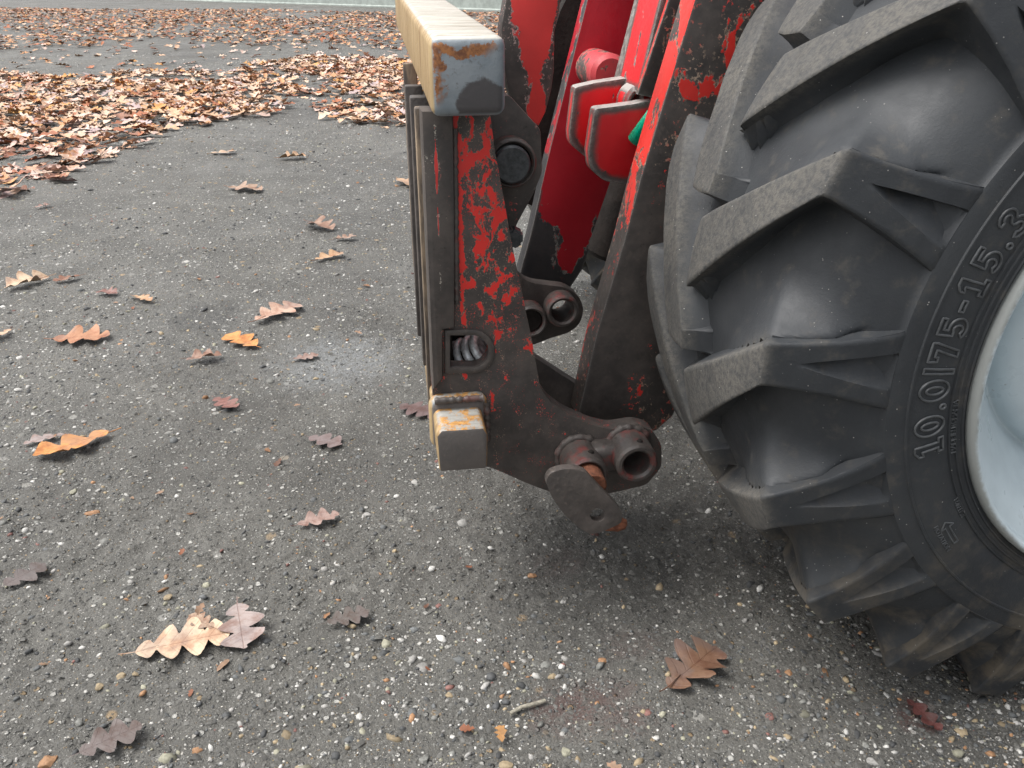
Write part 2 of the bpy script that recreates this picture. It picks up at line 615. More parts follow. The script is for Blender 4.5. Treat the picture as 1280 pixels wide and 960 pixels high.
M['letter'] = simple('moulded_lettering_rubber', (.085, .090, .094), .45, 0, 90, .3)
M['green'] = simple('green_plastic', (.0, .30, .17), .25, nscale=300, var=.4)
M['pin'] = simple('dark_pin_steel', (.060, .066, .070), .42, .4, 150, .4)
M['rust'] = simple('flaky_rust', (.17, .06, .03), .8, 0, 180, .5, .8)
M['bolt'] = simple('zinc_bolt_steel', (.66, .68, .68), .38, .3, 200, .35)
M['concrete'] = simple('pale_concrete', (.36, .40, .37), .85, 0, 6, .18)
M['twig'] = simple('pale_dry_twig', (.27, .25, .20), .8, 0, 220, .35)


def ground_mat():
    g = NG('compacted_asphalt_gravel')
    big = g.noise(1.1, 4, .6)
    mid = g.noise(7, 5, .6, off=2)
    grain = g.noise(260, 5, .75, off=5)
    c = g.mix(g.ramp(mid, .35, .68), (.082, .079, .070), (.130, .126, .112))
    c = g.mix(g.ramp(big, .35, .7, 0, .5), c, (.155, .151, .137))
    c = g.mix(g.ramp(grain, .54, .70, 0, .8), c, (.27, .265, .245))
    coarse = g.noise(75, 5, .8, off=33)
    c = g.mix(g.ramp(coarse, .56, .68, 0, .6), c, (.25, .245, .225))
    c = g.mix(g.ramp(coarse, .30, .42, .65, 0), c, (.035, .034, .032))
    c = g.mix(g.ramp(grain, .30, .42, .75, 0), c, (.026, .026, .025))
    c = g.mix(g.ramp(g.noise(1.7, 4, .6, off=51), .46, .66, 0, .5), c, (.050, .047, .042))
    # embedded chips, three sizes
    hs_ = []
    for sc_, dens, seed in ((520, .36, 0), (230, .32, 3), (105, .26, 7), (48, .10, 11)):
        wv = g.mapping((1, 1, 1), (seed, seed * .7, 0))
        v = g.voro(sc_, vec=wv)
        rr, gg, bb = g.sep(v.outputs['Color'])
        shape = g.ramp(v.outputs['Distance'], .26, .40, 1, 0)
        pick = g.ramp(rr, 1 - dens, 1 - dens + .02)
        m = g.math('MULTIPLY', shape, pick)
        cc = g.mix(g.ramp(gg, .35, .8), (.15, .15, .14), (.56, .55, .51))
        if sc_ == 48: cc = g.mix(.6, cc, (.15, .145, .13))
        cc = g.mix(g.ramp(bb, .88, .92), cc, (.32, .23, .13))
        c = g.mix(g.math('MULTIPLY', m, .85), c, cc)
        hs_.append(g.math('MULTIPLY', m, {520: .5, 230: .9, 105: 1.5, 48: 2.}[sc_]))
    x, y, z = g.sep()

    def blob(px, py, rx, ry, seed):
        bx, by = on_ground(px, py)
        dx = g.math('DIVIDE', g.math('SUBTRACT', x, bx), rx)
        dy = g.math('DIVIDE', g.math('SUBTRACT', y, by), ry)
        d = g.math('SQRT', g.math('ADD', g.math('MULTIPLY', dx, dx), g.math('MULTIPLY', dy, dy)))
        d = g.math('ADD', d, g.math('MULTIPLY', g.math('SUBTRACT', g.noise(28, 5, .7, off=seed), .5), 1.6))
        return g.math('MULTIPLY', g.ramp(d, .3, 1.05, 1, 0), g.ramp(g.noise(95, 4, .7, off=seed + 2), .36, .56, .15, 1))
    # rusty red smears and a chalky pale stain
    for (px, py, rx, ry, k, a) in ((712, 880, .05, .04, 1, .55), (760, 862, .04, .03, 2, .45), (1150, 888, .035, .03, 3, .75), (795, 800, .05, .035, 4, .3),
                                   (700, 700, .05, .04, 5, .3), (790, 895, .04, .03, 6, .35)):
        c = g.mix(g.math('MULTIPLY', blob(px, py, rx, ry, k * 3.1), a), c, (.085, .032, .028))
    c = g.mix(g.math('MULTIPLY', blob(420, 447, .16, .17, 40), .55), c, (.25, .265, .275))
    c = g.mix(g.math('MULTIPLY', blob(255, 392, .10, .12, 44), .65), c, (.035, .034, .032))
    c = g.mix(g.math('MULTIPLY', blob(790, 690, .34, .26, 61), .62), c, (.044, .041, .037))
    wet = g.ramp(g.noise(2.4, 4, .6, off=9), .45, .62)
    h = g.math('ADD', g.math('MULTIPLY', grain, .9), g.math('ADD', hs_[0], g.math('ADD', hs_[1], hs_[2])))
    h = g.math('ADD', h, g.math('MULTIPLY', g.noise(90, 4, .65, off=15), 1.2))
    rough = g.math('SUBTRACT', .64, g.math('MULTIPLY', wet, .16))
    return g.set(c, rough, 0., g.bump(h, 1., .0045), .5)


def tint_mat(name, rough=.7, spec=.4, k=300, bump=.4):
    g = NG(name)
    n = g.noise(k, 4, .7)
    c = g.mix(1., g.attr('tint'), g.mix(g.ramp(n, .3, .7), (.72, .72, .72), (1.18, 1.18, 1.18)), 'MULTIPLY')
    return g.set(c, rough, 0., g.bump(n, bump, .0008), spec)


M['ground'] = ground_mat()
M['stone'] = tint_mat('stone_chips')
M['leaf_mass'] = tint_mat('leaf_litter', .62, .35, 120, .3)


def leaf_mat():
    g = NG('dry_oak_leaf')
    info = g.t.nodes.new('ShaderNodeObjectInfo')
    x, y, z = g.sep()
    ay = g.math('ABSOLUTE', y)
    rib = g.ramp(ay, .003, .010, 1, 0)
    q = g.math('FRACT', g.math('MULTIPLY', g.math('SUBTRACT', x, g.math('MULTIPLY', ay, .75)), 7.))
    vein = g.ramp(g.math('ABSOLUTE', g.math('SUBTRACT', q, .5)), .03, .09, 1, 0)
    veins = g.math('MAXIMUM', rib, g.math('MULTIPLY', vein, .45))
    seed = info.outputs['Random']
    vv = g.t.nodes.new('ShaderNodeVectorMath'); vv.operation = 'ADD'
    g.put(vv.inputs[0], g.obj)
    cb = g.t.nodes.new('ShaderNodeCombineXYZ'); g.put(cb.inputs[2], g.math('MULTIPLY', seed, 50.)); g.put(cb.inputs[0], g.math('MULTIPLY', seed, 31.))
    g.put(vv.inputs[1], cb.outputs[0])
    n = g.noise(4.5, 5, .65, vec=vv.outputs[0])
    nf = g.noise(40, 4, .7, vec=vv.outputs[0])
    c = info.outputs['Color']
    c = g.mix(g.ramp(n, .42, .64, 0, .85), c, g.mix(1., c, (.62, .46, .40), 'MULTIPLY'))
    c = g.mix(g.ramp(nf, .6, .72, 0, .6), c, g.mix(1., c, (.5, .4, .36), 'MULTIPLY'))
    c = g.mix(g.math('MULTIPLY', veins, .42), c, g.mix(1., c, (.55, .36, .30), 'MULTIPLY'))
    n3 = g.noise(2.2, 4, .6, vec=vv.outputs[0], off=6)
    c = g.mix(g.ramp(n3, .48, .60, 0, .55), c, g.mix(.5, g.mix(1., c, (.62, .60, .66), 'MULTIPLY'), (.20, .165, .155)))
    c = g.mix(g.ramp(g.noise(26, 3, .8, vec=vv.outputs[0], off=9), .66, .72, 0, .8), c, g.mix(1., c, (.28, .2, .18), 'MULTIPLY'))
    h = g.math('ADD', g.math('MULTIPLY', veins, -.8), g.math('MULTIPLY', nf, .5))
    return g.set(c, g.ramp(n, .3, .7, .42, .66), 0., g.bump(h, .5, .0012), .4)


M['leaf'] = leaf_mat()

# ------------------------------------------------------------------ ground sheet
_tab = rng.random((256, 256))


def vnoise(x, y):
    xi, yi = np.floor(x).astype(int), np.floor(y).astype(int)
    fx, fy = x - xi, y - yi
    fx, fy = fx * fx * (3 - 2 * fx), fy * fy * (3 - 2 * fy)
    a, b = _tab[xi & 255, yi & 255], _tab[(xi + 1) & 255, yi & 255]
    c, d = _tab[xi & 255, (yi + 1) & 255], _tab[(xi + 1) & 255, (yi + 1) & 255]
    return (a * (1 - fx) + b * fx) * (1 - fy) + (c * (1 - fx) + d * fx) * fy


def height(x, y):
    near = np.clip((2.4 - np.hypot(x, y)) / 1.2, 0, 1)
    h = .012 * (vnoise(x * 2.1 + 9, y * 2.1 + 4) - .5) + .006 * (vnoise(x * 9 + 1, y * 9) - .5) + .004 * (vnoise(x * 26, y * 26 + 7) - .5)
    f = .0062 * (vnoise(x * 62 + 3, y * 62) - .5) + .0050 * (vnoise(x * 130, y * 130 + 5) - .5)
    m = np.clip((vnoise(x * 5 + 40, y * 5 + 60) - .35) * 3, .25, 1)
    flat = 1 - .8 * np.exp(-((x - .65) ** 2 + (y - .67) ** 2) / .05)
    return (h + f * m * near) * flat - .0035


def axis_steps(lo, hi, fine0, fine1, step, grow=1.16):
    a = list(np.arange(fine0, fine1 + 1e-9, step))
    s, v = step, fine0
    L = []
    while v > lo:
        s = min(s * grow, 8); v -= s; L.append(v)
    s, v = step, a[-1]
    U = []
    while v < hi:
        s = min(s * grow, 8); v += s; U.append(v)
    return np.array(L[::-1] + a + U)


gx = axis_steps(-120, 120, -1.0, 1.0, .0053)
gy = axis_steps(-60, 180, .42, 1.9, .0053, 1.05)
GX, GY = np.meshgrid(gx, gy)
GZ = height(GX, GY)
nx_, ny_ = len(gx), len(gy)
idx = np.arange(nx_ * ny_).reshape(ny_, nx_)
quads = np.stack([idx[:-1, :-1], idx[:-1, 1:], idx[1:, 1:], idx[1:, :-1]], -1).reshape(-1, 4)
gr = from_np('ground', np.stack([GX, GY, GZ], -1).reshape(-1, 3), quads, M['ground'], smooth=True)
tag(gr, 'dark compacted asphalt and gravel yard ground', None, None, 'structure')

# ------------------------------------------------------------------ far concrete wall
ax, ay = on_ground(235, 1.)
bx, by = on_ground(495, 9.5)
dv = Vector((bx - ax, by - ay, 0)).normalized()
bm = bmesh.new()
nrm = Vector((-dv.y, dv.x, 0))
nrm = nrm if nrm.y > 0 else -nrm
P0 = Vector((ax, ay, -.05)) - dv * 40
P1 = Vector((bx, by, -.05)) + dv * 60
for side in ((0, 0), (0, .9), (.25, .9), (.25, 0)):
    pass
vs = []
for P in (P0, P1):
    for o_, z_ in ((0, 0), (0, .07), (.02, .09), (.02, .93), (.04, .95), (.28, .95), (.30, 0)):
        vs.append(bm.verts.new(P + nrm * o_ + Vector((0, 0, z_))))
for i in range(7):
    j = (i + 1) % 7
    bm.faces.new((vs[i], vs[j], vs[7 + j], vs[7 + i]))
bm.faces.new(vs[:7]); bm.faces.new(vs[7:])
wl = from_bm('concrete_wall', bm, M['concrete'], None, 20)
tag(wl, 'low pale grey-green concrete wall along the far edge of the yard', 'wall')

# ------------------------------------------------------------------ the loader
loader = empty('compact_loader', (.65, 1.18, 0))
tag(loader, 'red compact loader with flaking paint, black quick hitch and lugged front tyres', 'wheel loader')

# ---- wheels
YM = .687


def crom(pts, n=6):
    P = np.array(pts, float)
    out = []
    for i in range(len(P) - 1):
        p0, p1, p2, p3 = P[max(i - 1, 0)], P[i], P[i + 1], P[min(i + 2, len(P) - 1)]
        for k in range(n):
            t = k / n
            out.append(.5 * (2 * p1 + (p2 - p0) * t + (2 * p0 - 5 * p1 + 4 * p2 - p3) * t * t + (3 * p1 - p0 - 3 * p2 + p3) * t ** 3))
    out.append(P[-1])
    return np.array(out)


side = [(.2085, .540), (.2095, .531), (.2125, .5245), (.2165, .5225)]
for rr in (.2190, .2245, .2300):
    side += [(rr - .0012, .5216), (rr - .0005, .5200), (rr + .0005, .5200), (rr + .0012, .5214)]
side += [(.236, .5202), (.246, .5190), (.258, .5186), (.2655, .5188), (.2662, .5176), (.2676, .5176), (.2683, .5190), (.275, .5196), (.2812, .5205), (.2830, .5212), (.2843, .5236), (.287, .5252)]
valley = crom([(.287, .5252), (.300, .5302), (.316, .5392), (.330, .552), (.341, .570), (.349, .594), (.354, .622), (.357, .652), (.358, YM)], 5)
half = np.vstack([np.array(side), valley[1:]])
full = np.vstack([half, np.stack([half[::-1][1:, 0], 2 * YM - half[::-1][1:, 1]], 1)])


def wpos(r, y, th):
    """wheel coordinates: th in degrees, 0 points forward (-x), positive up"""
    t = np.radians(th)
    return np.stack([WX - r * np.cos(t), y + 0 * t, WZ + r * np.sin(t)], -1)


# lug: stations along its length (sidewall foot -> shoulder -> tread centre)
#        Q: r, y of the top      P: r, y of the foot     centre  half  flare(deg)
ST = np.array([
    (.2795, .5225, .2790, .5300, -.10, 6.85, .4),
    (.2830, .5208, .2850, .5325, -.10, 6.50, .5),
    (.2900, .5207, .2930, .5355, -.10, 5.95, .8),
    (.3050, .5222, .3080, .5425, -.10, 5.00, 1.2),
    (.3250, .5262, .3230, .5540, -.05, 4.00, 1.6),
    (.3500, .5325, .3340, .5700, 0., 3.18, 1.8),
    (.3700, .5385, .3405, .5830, 0., 2.74, 1.8),
    (.3762, .5408, .3430, .5900, -.05, 2.68, 1.7),
    (.3782, .5440, .3440, .5940, -.40, 2.68, 1.6),
    (.3792, .5520, .3455, .6000, -1.35, 2.72, 1.5),
    (.3803, .5750, .3490, .6130, -3.7, 3.00, 1.4),
    (.3815, .6100, .3520, .6300, -7.2, 3.45, 1.4),
    (.3822, .6450, .3555, .6540, -10.7, 3.95, 1.4),
    (.3826, .6800, .3560, .6860, -14.2, 4.55, 1.3),
    (.3826, .7000, .3560, .7100, -16.3, 4.80, 1.3),
    (.3812, .7035, .3560, .7180, -16.6, 4.80, 1.3),
    (.3650, .7130, .3555, .7260, -17.1, 4.85, 1.4),
    (.3520, .7280, .3530, .7330, -17.7, 4.90, 1.5)])
FAR_PHASE = 0.


def far_stations():
    """the lugs of the far row run on further round the tread and end in a blunt nose"""
    rows = [tuple(r) for r in ST[:8]]
    rows = [(a, b, c, d, e + 19.3, f, g) for a, b, c, d, e, f, g in rows]
    for y, lo, hi in ((.5440, 16.3, 21.6), (.552, 13.5, 20.4), (.561, 11., 18.8), (.575, 8., 16.6), (.585, 5.2, 14.5), (.598, 2.2, 12.3), (.610, -1.8, 9.8), (.619, -5.6, 8.),
                      (.629, -9.0, 5.6), (.643, -9.1, 2.2), (.658, -8.8, -2.2), (.669, -8.6, -5.6)):
        r = np.interp(y, [.544, .552, .575, .61, .669], [.3782, .3792, .3803, .3815, .3822])
        rp = np.interp(y, [.544, .575, .61, .669], [.344, .349, .352, .3555])
        rows.append((r, y, rp, y + np.interp(y, [.544, .575, .61, .669], [.05, .036, .018, .012]), (lo + hi) / 2, (hi - lo) / 2, 1.3))
    rows += [(.3800, .671, .3555, .684, -7.1, 1.5, 1.2), (.3680, .679, .3550, .690, -7.1, 1.6, 1.2), (.3540, .692, .3545, .696, -7.1, 1.6, 1.2)]
    return np.array(rows)


STF = far_stations()
# lug pitch as it stands in the mould: not quite even round the tyre
_wn = np.array([-80, -60, -40, -20, 0, 20, 40, 60, 280])
_wt = np.array([-77.3, -60.2, -40.6, -20.9, 0, 22.2, 44.2, 65.6, 282.7])


def pitch(a):
    a = np.asarray(a, float)
    k = np.floor((a + 80) / 360)
    return np.interp(a - 360 * k, _wn, _wt) + 360 * k




def tyre_mesh():
    """carcass whose gullies are bowls: they rise gently on to the lug below and steeply under the lug above"""
    n = 1080
    th = np.arange(n) * 360 / n
    m = len(full)
    RR = np.repeat(full[None, :, 0], n, 0)
    YY = np.repeat(full[None, :, 1], n, 0)
    yp = ST[:, 3]
    for j in range(m):
        r, y = full[j]
        far = y > YM
        yl = 2 * YM - y if far else y
        if far or r < .2872 or yl < .5254:
            continue
        T_ = STF if far else ST
        qr, qy, cth, hw = [np.interp(yl, T_[:, 3], T_[:, c]) for c in (0, 1, 4, 5)]
        A = np.interp(yl, [.5254, .532, .556, .61, .655], [.0, .08, 1, 1, 0])
        rel = (th - cth - (FAR_PHASE if far else 0)) % 20
        w = (rel - hw) / (20 - 2 * hw)                      # 0 at the upper edge of the lug below
        h = np.where(w < .46, .77 * np.clip(1 - w / .46, 0, 1) ** 2.0, 0)
        din = np.where(rel < 10, hw - rel, rel - (20 - hw))          # degrees inside a lug
        top_ = np.where(rel < 10, .77, 0.)
        h = np.where(din > 0, top_ * np.interp(din, [0, .7, 1.5], [1, 1, .15]), h) * A
        RR[:, j] = r + (qr - r) * h
        yy = yl + (qy - yl) * h
        YY[:, j] = 2 * YM - yy if far else yy
    V = wpos(RR, YY, np.repeat(pitch(th)[:, None], m, 1)).reshape(-1, 3)
    i = np.arange(n)[:, None] * m
    j = ((np.arange(n) + 1) % n)[:, None] * m
    k = np.arange(m - 1)[None]
    q = np.stack([i + k, j + k, j + k + 1, i + k + 1], -1).reshape(-1, 4)
    return V, q


def lug_mesh(ST=ST, flash=True):
    # resample densely along the length
    n = len(ST)
    d = np.r_[0, np.cumsum(np.hypot(np.diff(ST[:, 0]), np.diff(ST[:, 1])))]
    extra = []
    for a, b in zip(d[:-1], d[1:]):
        k = max(1, int((b - a) / .0025))
        extra += list(np.linspace(a, b, k, endpoint=False))
    s = np.array(extra + [d[-1]])
    S = np.stack([np.interp(s, d, ST[:, c]) for c in range(7)], 1)
    rings = []
    NA, NB = 7, 14
    for (rq, yq, rp, yp, cth, hw, fl) in S:
        th, rr, yy = [], [], []
        depth = np.hypot(rq - rp, yq - yp)
        sw = np.clip((.5450 - yq) / .006, 0, 1)          # 1 on the side wall, 0 on the tread
        f_lo = fl * (1 - .55 * sw)
        f_hi = fl * .8
        fp = np.clip((rq - .2840) / (.351 - .2840), 0, 1)
        up_, lo_ = 3.0 * (1 - fp) + .50 * fp, -3.1 * (1 - fp) + .10 * fp
        inside_ = sw > 0 and .2838 < rq < .351
        top = [-hw, -hw * .975, -hw * .9] + list(np.linspace(-hw * .82, lo_, NA)) + list(lo_ + (up_ - lo_) * np.linspace(.03, .94, NB)) + [up_] + list(np.linspace(up_ + .08, hw * .82, NA)) + [hw * .9, hw * .975, hw]
        for t in (0, .06, .14, .26, .42, .6, .8, .94):
            th.append(cth - hw - f_lo * (1 - t) ** 2.6); rr.append(rp + (rq - rp) * t); yy.append(yp + (yq - yp) * t)
        for rel in top:
            e = abs(rel) / hw
            drop = 0 if e < .94 else (e - .94) / .06 * .0014
            pk = 0
            t = (rel - lo_) / (up_ - lo_)
            if inside_ and 0 < t < .97:
                pk = .0105 * (t / .94) ** .85 * min(1, (1 - fp) * 4 + .05)
            q = (drop + pk) / max(depth, 1e-4)
            th.append(cth + rel); rr.append(rq + (rp - rq) * q); yy.append(yq + (yp - yq) * q)
        for t in (.94, .82, .66, .5, .36, .24, .15, .08, .035, 0):
            th.append(cth + hw + f_hi * (1 - t) ** 2.2); rr.append(rp + (rq - rp) * t); yy.append(yp + (yq - yp) * t)
        rings.append(wpos(np.array(rr), np.array(yy), np.array(th)))
    V = np.array(rings)
    a, b = V.shape[:2]
    # little moulding irregularities
    V = V.reshape(-1, 3)
    i = np.arange(a * b).reshape(a, b)
    q = np.stack([i[:-1, :-1], i[1:, :-1], i[1:, 1:], i[:-1, 1:]], -1).reshape(-1, 4)
    # underside closes the volume
    under = np.stack([i[:-1, -1], i[1:, -1], i[1:, 0], i[:-1, 0]], -1)
    if not flash:
        return V, np.vstack([q, under])
    # torn moulding flash hanging off the lower corner of the nose
    tips = [(.682, -.3), (.687, -1.9), (.690, -1.0), (.695, -2.7), (.700, -1.3), (.706, -2.3), (.711, -1.6), (.716, -.2)]
    F_ = []
    for r_ in (.3735, .3690):
        for k_ in (0, 1):
            for (y_, dt) in tips:
                cc = np.interp(y_, ST[:, 1], ST[:, 4]); hh = np.interp(y_, ST[:, 1], ST[:, 5])
                F_.append(wpos(np.array(r_ - .010 * k_ + .002 * dt * k_), np.array(y_), np.array(cc - hh + .25 + k_ * dt)))
    nt_, o_ = len(tips), len(V)
    fq = []
    for t_ in range(nt_ - 1):
        a0, a1, b0, b1 = o_ + t_, o_ + nt_ + t_, o_ + 2 * nt_ + t_, o_ + 3 * nt_ + t_
        fq += [(a0, a0 + 1, a1 + 1, a1), (b0, b1, b1 + 1, b0 + 1), (a1, a1 + 1, b1 + 1, b1)]
    return np.vstack([V, np.array(F_)]), np.vstack([q, under, np.array(fq)])


def rotate_about_axle(V, deg, mirror=False):
    V = np.array(V)
    if mirror:
        V[:, 1] = 2 * YM - V[:, 1]
    return V


def glyph(ch):
    """outlines of one character in a box of height 1"""
    def arc(cx, cy, rx, ry, a0, a1, n=14):
        return [(cx + rx * math.cos(R(a0 + (a1 - a0) * i / n)), cy + ry * math.sin(R(a0 + (a1 - a0) * i / n))) for i in range(n + 1)]
    if ch == '1':
        return .62, [[(.04, 0), (.58, 0), (.58, .17), (.42, .17), (.42, 1), (.22, 1), (.04, .86), (.04, .70), (.21, .76), (.21, .17), (.04, .17)]]
    if ch == '0':
        return .72, [arc(.36, .5, .36, .52, 0, 360, 26)[:-1], arc(.36, .5, .13, .30, 0, 360, 18)[:-1]]
    if ch == '.':
        return .26, [arc(.13, .10, .09, .10, 0, 360, 10)[:-1]]
    if ch == '/':
        return .30, [[(.03, -.04), (.19, -.04), (.27, 1.04), (.11, 1.04)]]
    if ch == '-':
        return .42, [[(.04, .42), (.38, .42), (.38, .57), (.04, .57)]]
    if ch == '7':
        return .66, [[(.03, 1), (.64, 1), (.64, .84), (.40, 0), (.18, 0), (.42, .80), (.19, .80), (.19, .68), (.03, .68)]]
    if ch == '5':
        return .68, [[(.10, 1), (.60, 1), (.60, .83), (.26, .83), (.25, .66)] + arc(.31, .34, .35, .33, 95, -140, 16) + [(.18, .22)] + arc(.30, .33, .14, .17, -125, 125, 10) + [(.08, .46)]]
    if ch == '3':
        return .68, [[(.04, .78)] + arc(.32, .75, .30, .26, 160, -55, 12) + arc(.32, .27, .34, .29, 55, -165, 14) + [(.16, .24)] + arc(.32, .27, .15, .14, -150, 80, 10) + [(.28, .48), (.28, .56)] + arc(.31, .74, .13, .12, -70, 165, 9)]
    return .6, []


def dens(loop, step=.06):
    out = []
    for i in range(len(loop)):
        a, b = np.array(loop[i]), np.array(loop[(i + 1) % len(loop)])
        k = max(1, int(np.hypot(*(b - a)) / step))
        out += [tuple(a + (b - a) * t / k) for t in range(k)]
    return out


def side_y(r):
    return np.interp(r, half[:, 0], half[:, 1])


def lettering():
    Vs, Qs, off = [], [], 0
    out = []

    def flush(name):
        nonlocal Vs, Qs, off
        out.append((name, np.vstack(Vs), np.vstack(Qs)))
        Vs, Qs, off = [], [], 0
    H, r0 = .0240, .2360
    th = -15.6
    rm = .247
    for ch in '10.0/75-15.3':
        w, loops = glyph(ch)
        for L in loops:
            L = dens(L)
            P = []
            for (u, v) in L:
                r = r0 + v * H
                a = th + math.degrees(u * H / rm)
                P.append(wpos(np.array(r), np.array(side_y(r) - .0006), np.array(a)))
            V, q = sweep(P, .0010, 6, True)
            Vs.append(V); Qs.append(q + off); off += len(V)
        th += math.degrees((w + .15) * H / rm)
    flush('size_lettering')
    # rotation arrow moulded lower down
    arrow = [(0, .35), (.30, .35), (.30, .05), (.42, .05), (.42, .35), (1.5, .35), (1.5, .65), (.42, .65), (.42, .95), (.30, .95), (0, .5)]
    L = dens([(0, .5), (.34, .06), (.34, .36), (1.5, .36), (1.5, .66), (.34, .66), (.34, .94)])
    P = []
    for (u, v) in L:
        r = .2415 + v * .013
        a = -32.5 - math.degrees(u * .017 / rm)
        P.append(wpos(np.array(r), np.array(side_y(r) - .0002), np.array(a)))
    V, q = sweep(P, .0008, 5, True)
    Vs.append(V); Qs.append(q + off); off += len(V)
    flush('rotation_arrow')
    # small raised words
    for text, r_, th_, h_ in (('MADE IN ROMANIA', .2252, -17.2, .0044), ('ROTATION', .2585, -32.0, .0045), ('TUBELESS', .2345, -28.5, .0042)):
        cu = bpy.data.curves.new('moulded_text', 'FONT')
        cu.body = text
        cu.size = h_ * 1.35
        cu.extrude = .0
        cu.resolution_u = 2
        ob = bpy.data.objects.new('moulded_text', cu)
        COL.objects.link(ob)
        bpy.context.view_layer.update()
        me = ob.to_mesh()
        n = len(me.vertices)
        co = np.zeros(n * 3); me.vertices.foreach_get('co', co); co = co.reshape(-1, 3)
        sgn = 1 if text[0] == 'M' else -1
        tri = []
        for p in me.polygons:
            vv = list(p.vertices)
            for i in range(1, len(vv) - 1):
                tri.append((vv[0], vv[i], vv[i + 1], vv[i + 1]))
        r = r_ + sgn * co[:, 1]
        a = th_ + sgn * np.degrees(co[:, 0] / rm)
        V = wpos(r, side_y(r) - .0009, a)
        Vs.append(V); Qs.append(np.array(tri) + off); off += n
        # skirt so that the letters are solid relief
        V2 = wpos(r, side_y(r) + .0005, a)
        bE = {}
        for t in tri:
            for e in ((t[0], t[1]), (t[1], t[2]), (t[2], t[0])):
                bE.setdefault(tuple(sorted(e)), []).append(e)
        sk = [(e[0][0], e[0][1], e[0][1] + n, e[0][0] + n) for e in bE.values() if len(e) == 1]
        Vs.append(V2); Qs.append(np.array(sk) + off - n); off += n
        flush('moulded_word')
        ob.to_mesh_clear()
        bpy.data.objects.remove(ob)
        bpy.data.curves.remove(cu)
    return out


def mesh_from_np(name, V, q, mat, smooth):
    """mixed quads; a repeated last index means a triangle"""
    me = bpy.data.meshes.new(name)
    me.from_pydata([tuple(v) for v in V], [], [tuple(f) if f[2] != f[3] else tuple(f[:3]) for f in q.tolist()])
    me.validate()
    me.shade_smooth()
    me.set_sharp_from_angle(angle=R(smooth))
    me.materials.append(mat)
    return me


tv, tq = tyre_mesh()
lv, lq = lug_mesh()
# meshes are centred on the axle so that lugs can be turned about it
ctr = np.array([WX, 0, WZ])
me_tyre = mesh_from_np('tyre', tv - ctr, tq, M['rubber'], 35)
me_lug = mesh_from_np('lug', lv - ctr, lq, M['rubber'], 38)
lvm, lqm = lug_mesh(STF, False); lvm[:, 1] = 2 * YM - lvm[:, 1]
lvm[:, 0] = WX + (lvm[:, 0] - WX) * .9985; lvm[:, 2] = WZ + (lvm[:, 2] - WZ) * .9985
me_lugm = mesh_from_np('lug', lvm - ctr, lqm[:, ::-1], M['rubber'], 38)
me_let = [(n_, mesh_from_np(n_, v_ - ctr, q_, M['letter'], 50)) for n_, v_, q_ in lettering()]

rimp = [(.2150, .5320), (.2150, .5215), (.2138, .5170), (.2112, .5150), (.2085, .5160), (.2068, .5195), (.2062, .528), (.2050, .5345), (.2000, .538),
        (.1920, .5440), (.1820, .5540), (.1700, .5680), (.1580, .5840), (.1480, .5985), (.1430, .6065), (.1405, .6080), (.1385, .6040), (.1350, .5940), (.128, .5870), (.116, .5840),
        (.106, .586), (.104, .600), (.090, .6045), (.060, .6055), (.050, .604), (.048, .59), (.046, .585), (.001, .585)]
rimp = [tuple(p) for p in crom(rimp, 3)]
back = [(.001, .63), (.15, .64), (.19, .66), (.195, 2 * YM - .54), (.2150, 2 * YM - .532), (.213, 2 * YM - .535), (.200, .70), (.2000, .56)]
rb = lathe_bm(rimp + back, (0, 0), n=96)
bmesh.ops.recalc_face_normals(rb, faces=rb.faces)
me_rim = bpy.data.meshes.new('rim')
rb.to_mesh(me_rim); rb.free()
me_rim.shade_smooth(); me_rim.set_sharp_from_angle(angle=R(50))
me_rim.materials.append(M['rim'])


# material of the tyre works in axle-centred coordinates: shift its radius origin
for n_ in M['rubber'].node_tree.nodes:
    if n_.type == 'MATH' and n_.operation == 'SUBTRACT':
        for v_ in (WX, WZ):
            if abs(n_.inputs[1].default_value - v_) < 1e-6:
                n_.inputs[1].default_value = 0.


def wheel(dy, m0, label_side):
    w = empty('wheel', (WX, dy, WZ), loader)
    inv = Matrix.Identity(4)

    def put(name, me):
        o = bpy.data.objects.new(name, me)
        COL.objects.link(o)
        o.parent = w
        INV[o.name] = inv
        return o
    put('tyre', me_tyre).rotation_euler = (0, R(m0), 0)
    put('rim', me_rim)
    for n_, me_ in me_let:
        put(n_, me_)
    for k in range(18):
        o = put('lug', me_lug); o.rotation_euler = (0, R(m0 + float(pitch(20 * k))), 0)
    for k in range(18):
        o = put('lug', me_lugm); o.rotation_euler = (0, R(m0 + float(pitch(FAR_PHASE + 20 * k))), 0)
    return w


w1 = wheel(0, 1.7, 'near')
w1['label'] = 'near front wheel with black lugged tyre marked 10.0/75-15.3 and white rim'
w2 = wheel(1.03, 9.0, 'far')

# ---- quick hitch
hitch = empty('quick_hitch', (.08, .80, .13), loader)
hitch['label'] = 'black and red flaking quick hitch frame with two square bars'
YP = .80
bm = box_bm(.0455, .1085, .735, 1.63, .5335, .597, .0085, 4)
for v in bm.verts:                       # the carriage hangs very slightly out of level
    v.co.z += .028 * max(0, v.co.y - .74)
from_bm('upper_bar', bm, M['upper_bar'], hitch)
